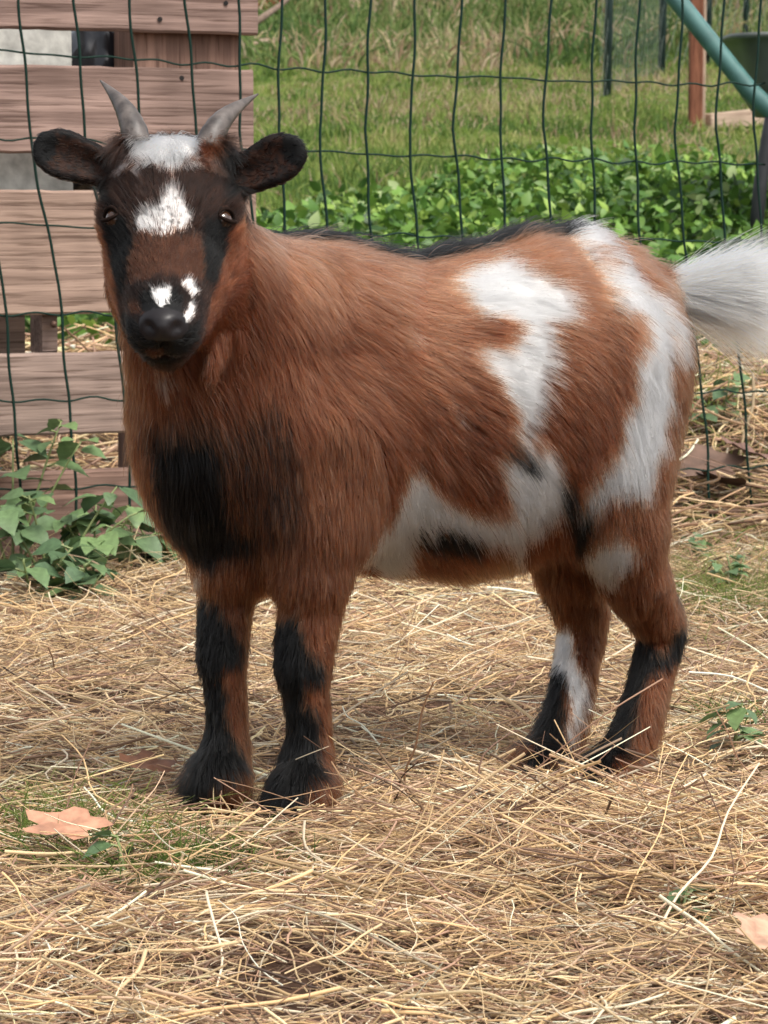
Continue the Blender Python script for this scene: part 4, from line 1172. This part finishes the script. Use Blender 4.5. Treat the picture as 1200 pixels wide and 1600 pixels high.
beam_obj('upright', b0 - np.array([0, 0, .05]), b0 + np.array([.0, 0, 240 * s_]), 20 * s_, 28 * s_, red_wood, tf)
beam_obj('pale_side', b0 + np.array([12.6 * s_, .02, -.02]), b0 + np.array([12.6 * s_, .02, 240 * s_]), 5 * s_, 26 * s_, pale_wood, tf)  # pale side of the upright, built as a strip of its own
e0 = b0 + np.array([20 * s_, .03, 14 * s_]); e1 = T(1196, 190); e1 = np.array([W(1230, 178, b0[1] + .25)[0], b0[1] + .25, W(1230, 178, b0[1] + .25)[2]])
beam_obj('bottom_board', e0, e1, 20 * s_, 26 * s_, pale_wood, tf)

# wheelbarrow, only its near end is in view
wb_y = 6.6
def WB(px, py, dy=0.0): return W(px, py, wb_y + dy)
wsc = wb_y / FPX
foot = T(1180, 372)
barrow = empty('wheelbarrow', (float(WB(1240, 400)[0]), wb_y, float(terrain(WB(1240, 400)[0], wb_y))), 'green handled wheelbarrow with a dark grey tray standing on the slope', 'wheelbarrow')
green_tube = simple('green_painted_tube', (.065, .155, .145), .5, noise=.25, scale=25)
tray_mat = simple('dark_tray', (.125, .135, .125), .5, noise=.25, scale=12, bump=.1)
leg_mat = simple('black_steel', (.022, .022, .026), .5, noise=.3, scale=20)
for dy, nm in ((-.03, 0), (.42, 1)):
    pp = [WB(1010, -60, dy), WB(1062, 5, dy), WB(1120, 78, dy), WB(1170, 140, dy), WB(1250, 215, dy), WB(1420, 330, dy)]
    h_ = link_mesh('handle_tube', tube('handle_tube', pp, 14.5 * wsc, 12), green_tube, barrow, True)
    g_ = [WB(1010, -60, dy), WB(975, -104, dy)]
    link_mesh('hand_grip', tube('hand_grip', g_, 18 * wsc, 12), leg_mat, h_, True)
    lp = [WB(1212, 150, dy), WB(1200, 215, dy), WB(1188, 290, dy)]
    ft = np.array(WB(1176, 375, dy)); ft[2] = float(terrain(ft[0], ft[1])) if dy else ft[2]
    lp.append(ft)
    link_mesh('leg', tube('leg', lp, 11 * wsc, 10), leg_mat, barrow, True)
def tray():
    bm = bmesh.new(); rings = []
    x0 = WB(1140, 60)[0]; z_r = WB(1140, 52)[2]; z_b = WB(1180, 178)[2]
    L, D = .78, .56
    for (inx, z, th) in ((.0, z_r, 0), (.0, z_r - .010, 0), (.022, z_r - .012, 0), (.050, z_b + .07, 0), (.095, z_b, 0)):
        ring = []
        for k in range(40):
            a = 2 * math.pi * k / 40; ca, sa = math.cos(a), math.sin(a)
            ex = abs(ca) ** .35 * (1 if ca > 0 else -1); ey = abs(sa) ** .35 * (1 if sa > 0 else -1)
            ring.append(bm.verts.new((x0 + L / 2 + (L / 2 - inx) * ex, wb_y + .2 + (D / 2 - inx) * ey, z)))
        rings.append(ring)
    inner = []
    for (inx, z) in ((.012, z_r), (.034, z_r - .014), (.105, z_b + .010)):
        ring = []
        for k in range(40):
            a = 2 * math.pi * k / 40; ca, sa = math.cos(a), math.sin(a)
            ex = abs(ca) ** .35 * (1 if ca > 0 else -1); ey = abs(sa) ** .35 * (1 if sa > 0 else -1)
            ring.append(bm.verts.new((x0 + L / 2 + (L / 2 - inx) * ex, wb_y + .2 + (D / 2 - inx) * ey, z)))
        inner.append(ring)
    seq = inner[::-1] + rings
    for r0, r1 in zip(seq, seq[1:]):
        for k in range(40): bm.faces.new((r0[k], r0[(k + 1) % 40], r1[(k + 1) % 40], r1[k]))
    bm.faces.new(rings[-1]); bm.faces.new(inner[-1])
    bmesh.ops.recalc_face_normals(bm, faces=bm.faces)
    link_mesh('tray', bm_mesh('tray', bm), tray_mat, barrow, True)
tray()
wc = np.array(WB(1480, 330, .2)); wc[2] = float(terrain(wc[0], wc[1])) + .19
bm = bmesh.new(); rings = []
for i in range(32):
    a = 2 * math.pi * i / 32
    rings.append([bm.verts.new((wc[0] + (.155 + .035 * math.cos(b_)) * math.cos(a), wc[1] + .04 * math.sin(b_), wc[2] + (.155 + .035 * math.cos(b_)) * math.sin(a))) for b_ in [2 * math.pi * q / 10 for q in range(10)]])
for i in range(32):
    for k in range(10): bm.faces.new((rings[i][k], rings[(i + 1) % 32][k], rings[(i + 1) % 32][(k + 1) % 10], rings[i][(k + 1) % 10]))
wh = link_mesh('wheel', bm_mesh('wheel', bm), leg_mat, barrow, True)
link_mesh('rim', tube('rim', [wc + np.array([0, -.03, 0]), wc + np.array([0, .03, 0])], .125, 24), green_tube, wh)

# small far things
b0 = T(553, 26); s_ = b0[1] / FPX
o = beam_obj('wooden_stake', b0 - np.array([0, 0, .05]), b0 + np.array([-.01, 0, .9]), 13 * s_, 13 * s_, pale_wood, None); tag(o, 'short pale stake standing in the tall grass up the slope', 'stake')
b0 = T(415, 78); s_ = b0[1] / FPX
o = beam_obj('plank', b0 + np.array([-55 * s_, -.02, .03]), b0 + np.array([28 * s_, .05, .055]), 22 * s_, 7 * s_, pale_wood, None); tag(o, 'pale plank lying in the grass beyond the pallet edge', 'plank')
b0 = T(412, 22); s_ = b0[1] / FPX
bm = bmesh.new(); bmesh.ops.create_cube(bm, size=1); bmesh.ops.scale(bm, vec=(60 * s_, 60 * s_, 70 * s_), verts=bm.verts)
bmesh.ops.bevel(bm, geom=list(bm.edges), offset=6 * s_, segments=3, affect='EDGES')
for v in list(bm.verts): v.co.x *= 1 + .12 * v.co.z / (35 * s_); v.co.y *= 1 + .12 * v.co.z / (35 * s_)
o = link_mesh('red_tub', bm_mesh('red_tub', bm), simple('red_plastic', (.30, .035, .03), .5, noise=.15, scale=8), smooth=False)
o.location = b0 + np.array([0, 0, 33 * s_]); tag(o, 'dull red tub in the long grass above the pallet edge', 'tub')
br = simple('bark', (.16, .11, .08), .9, noise=.4, scale=40)
p = [W(388, 42, 11.0), W(415, 24, 11.2), W(438, 8, 11.4), W(470, -18, 11.6)]
o = link_mesh('branch', tube('branch', p, [.014, .013, .011, .008], 7), br, smooth=True); tag(o, 'bare grey branch sticking up beside the plank', 'branch')
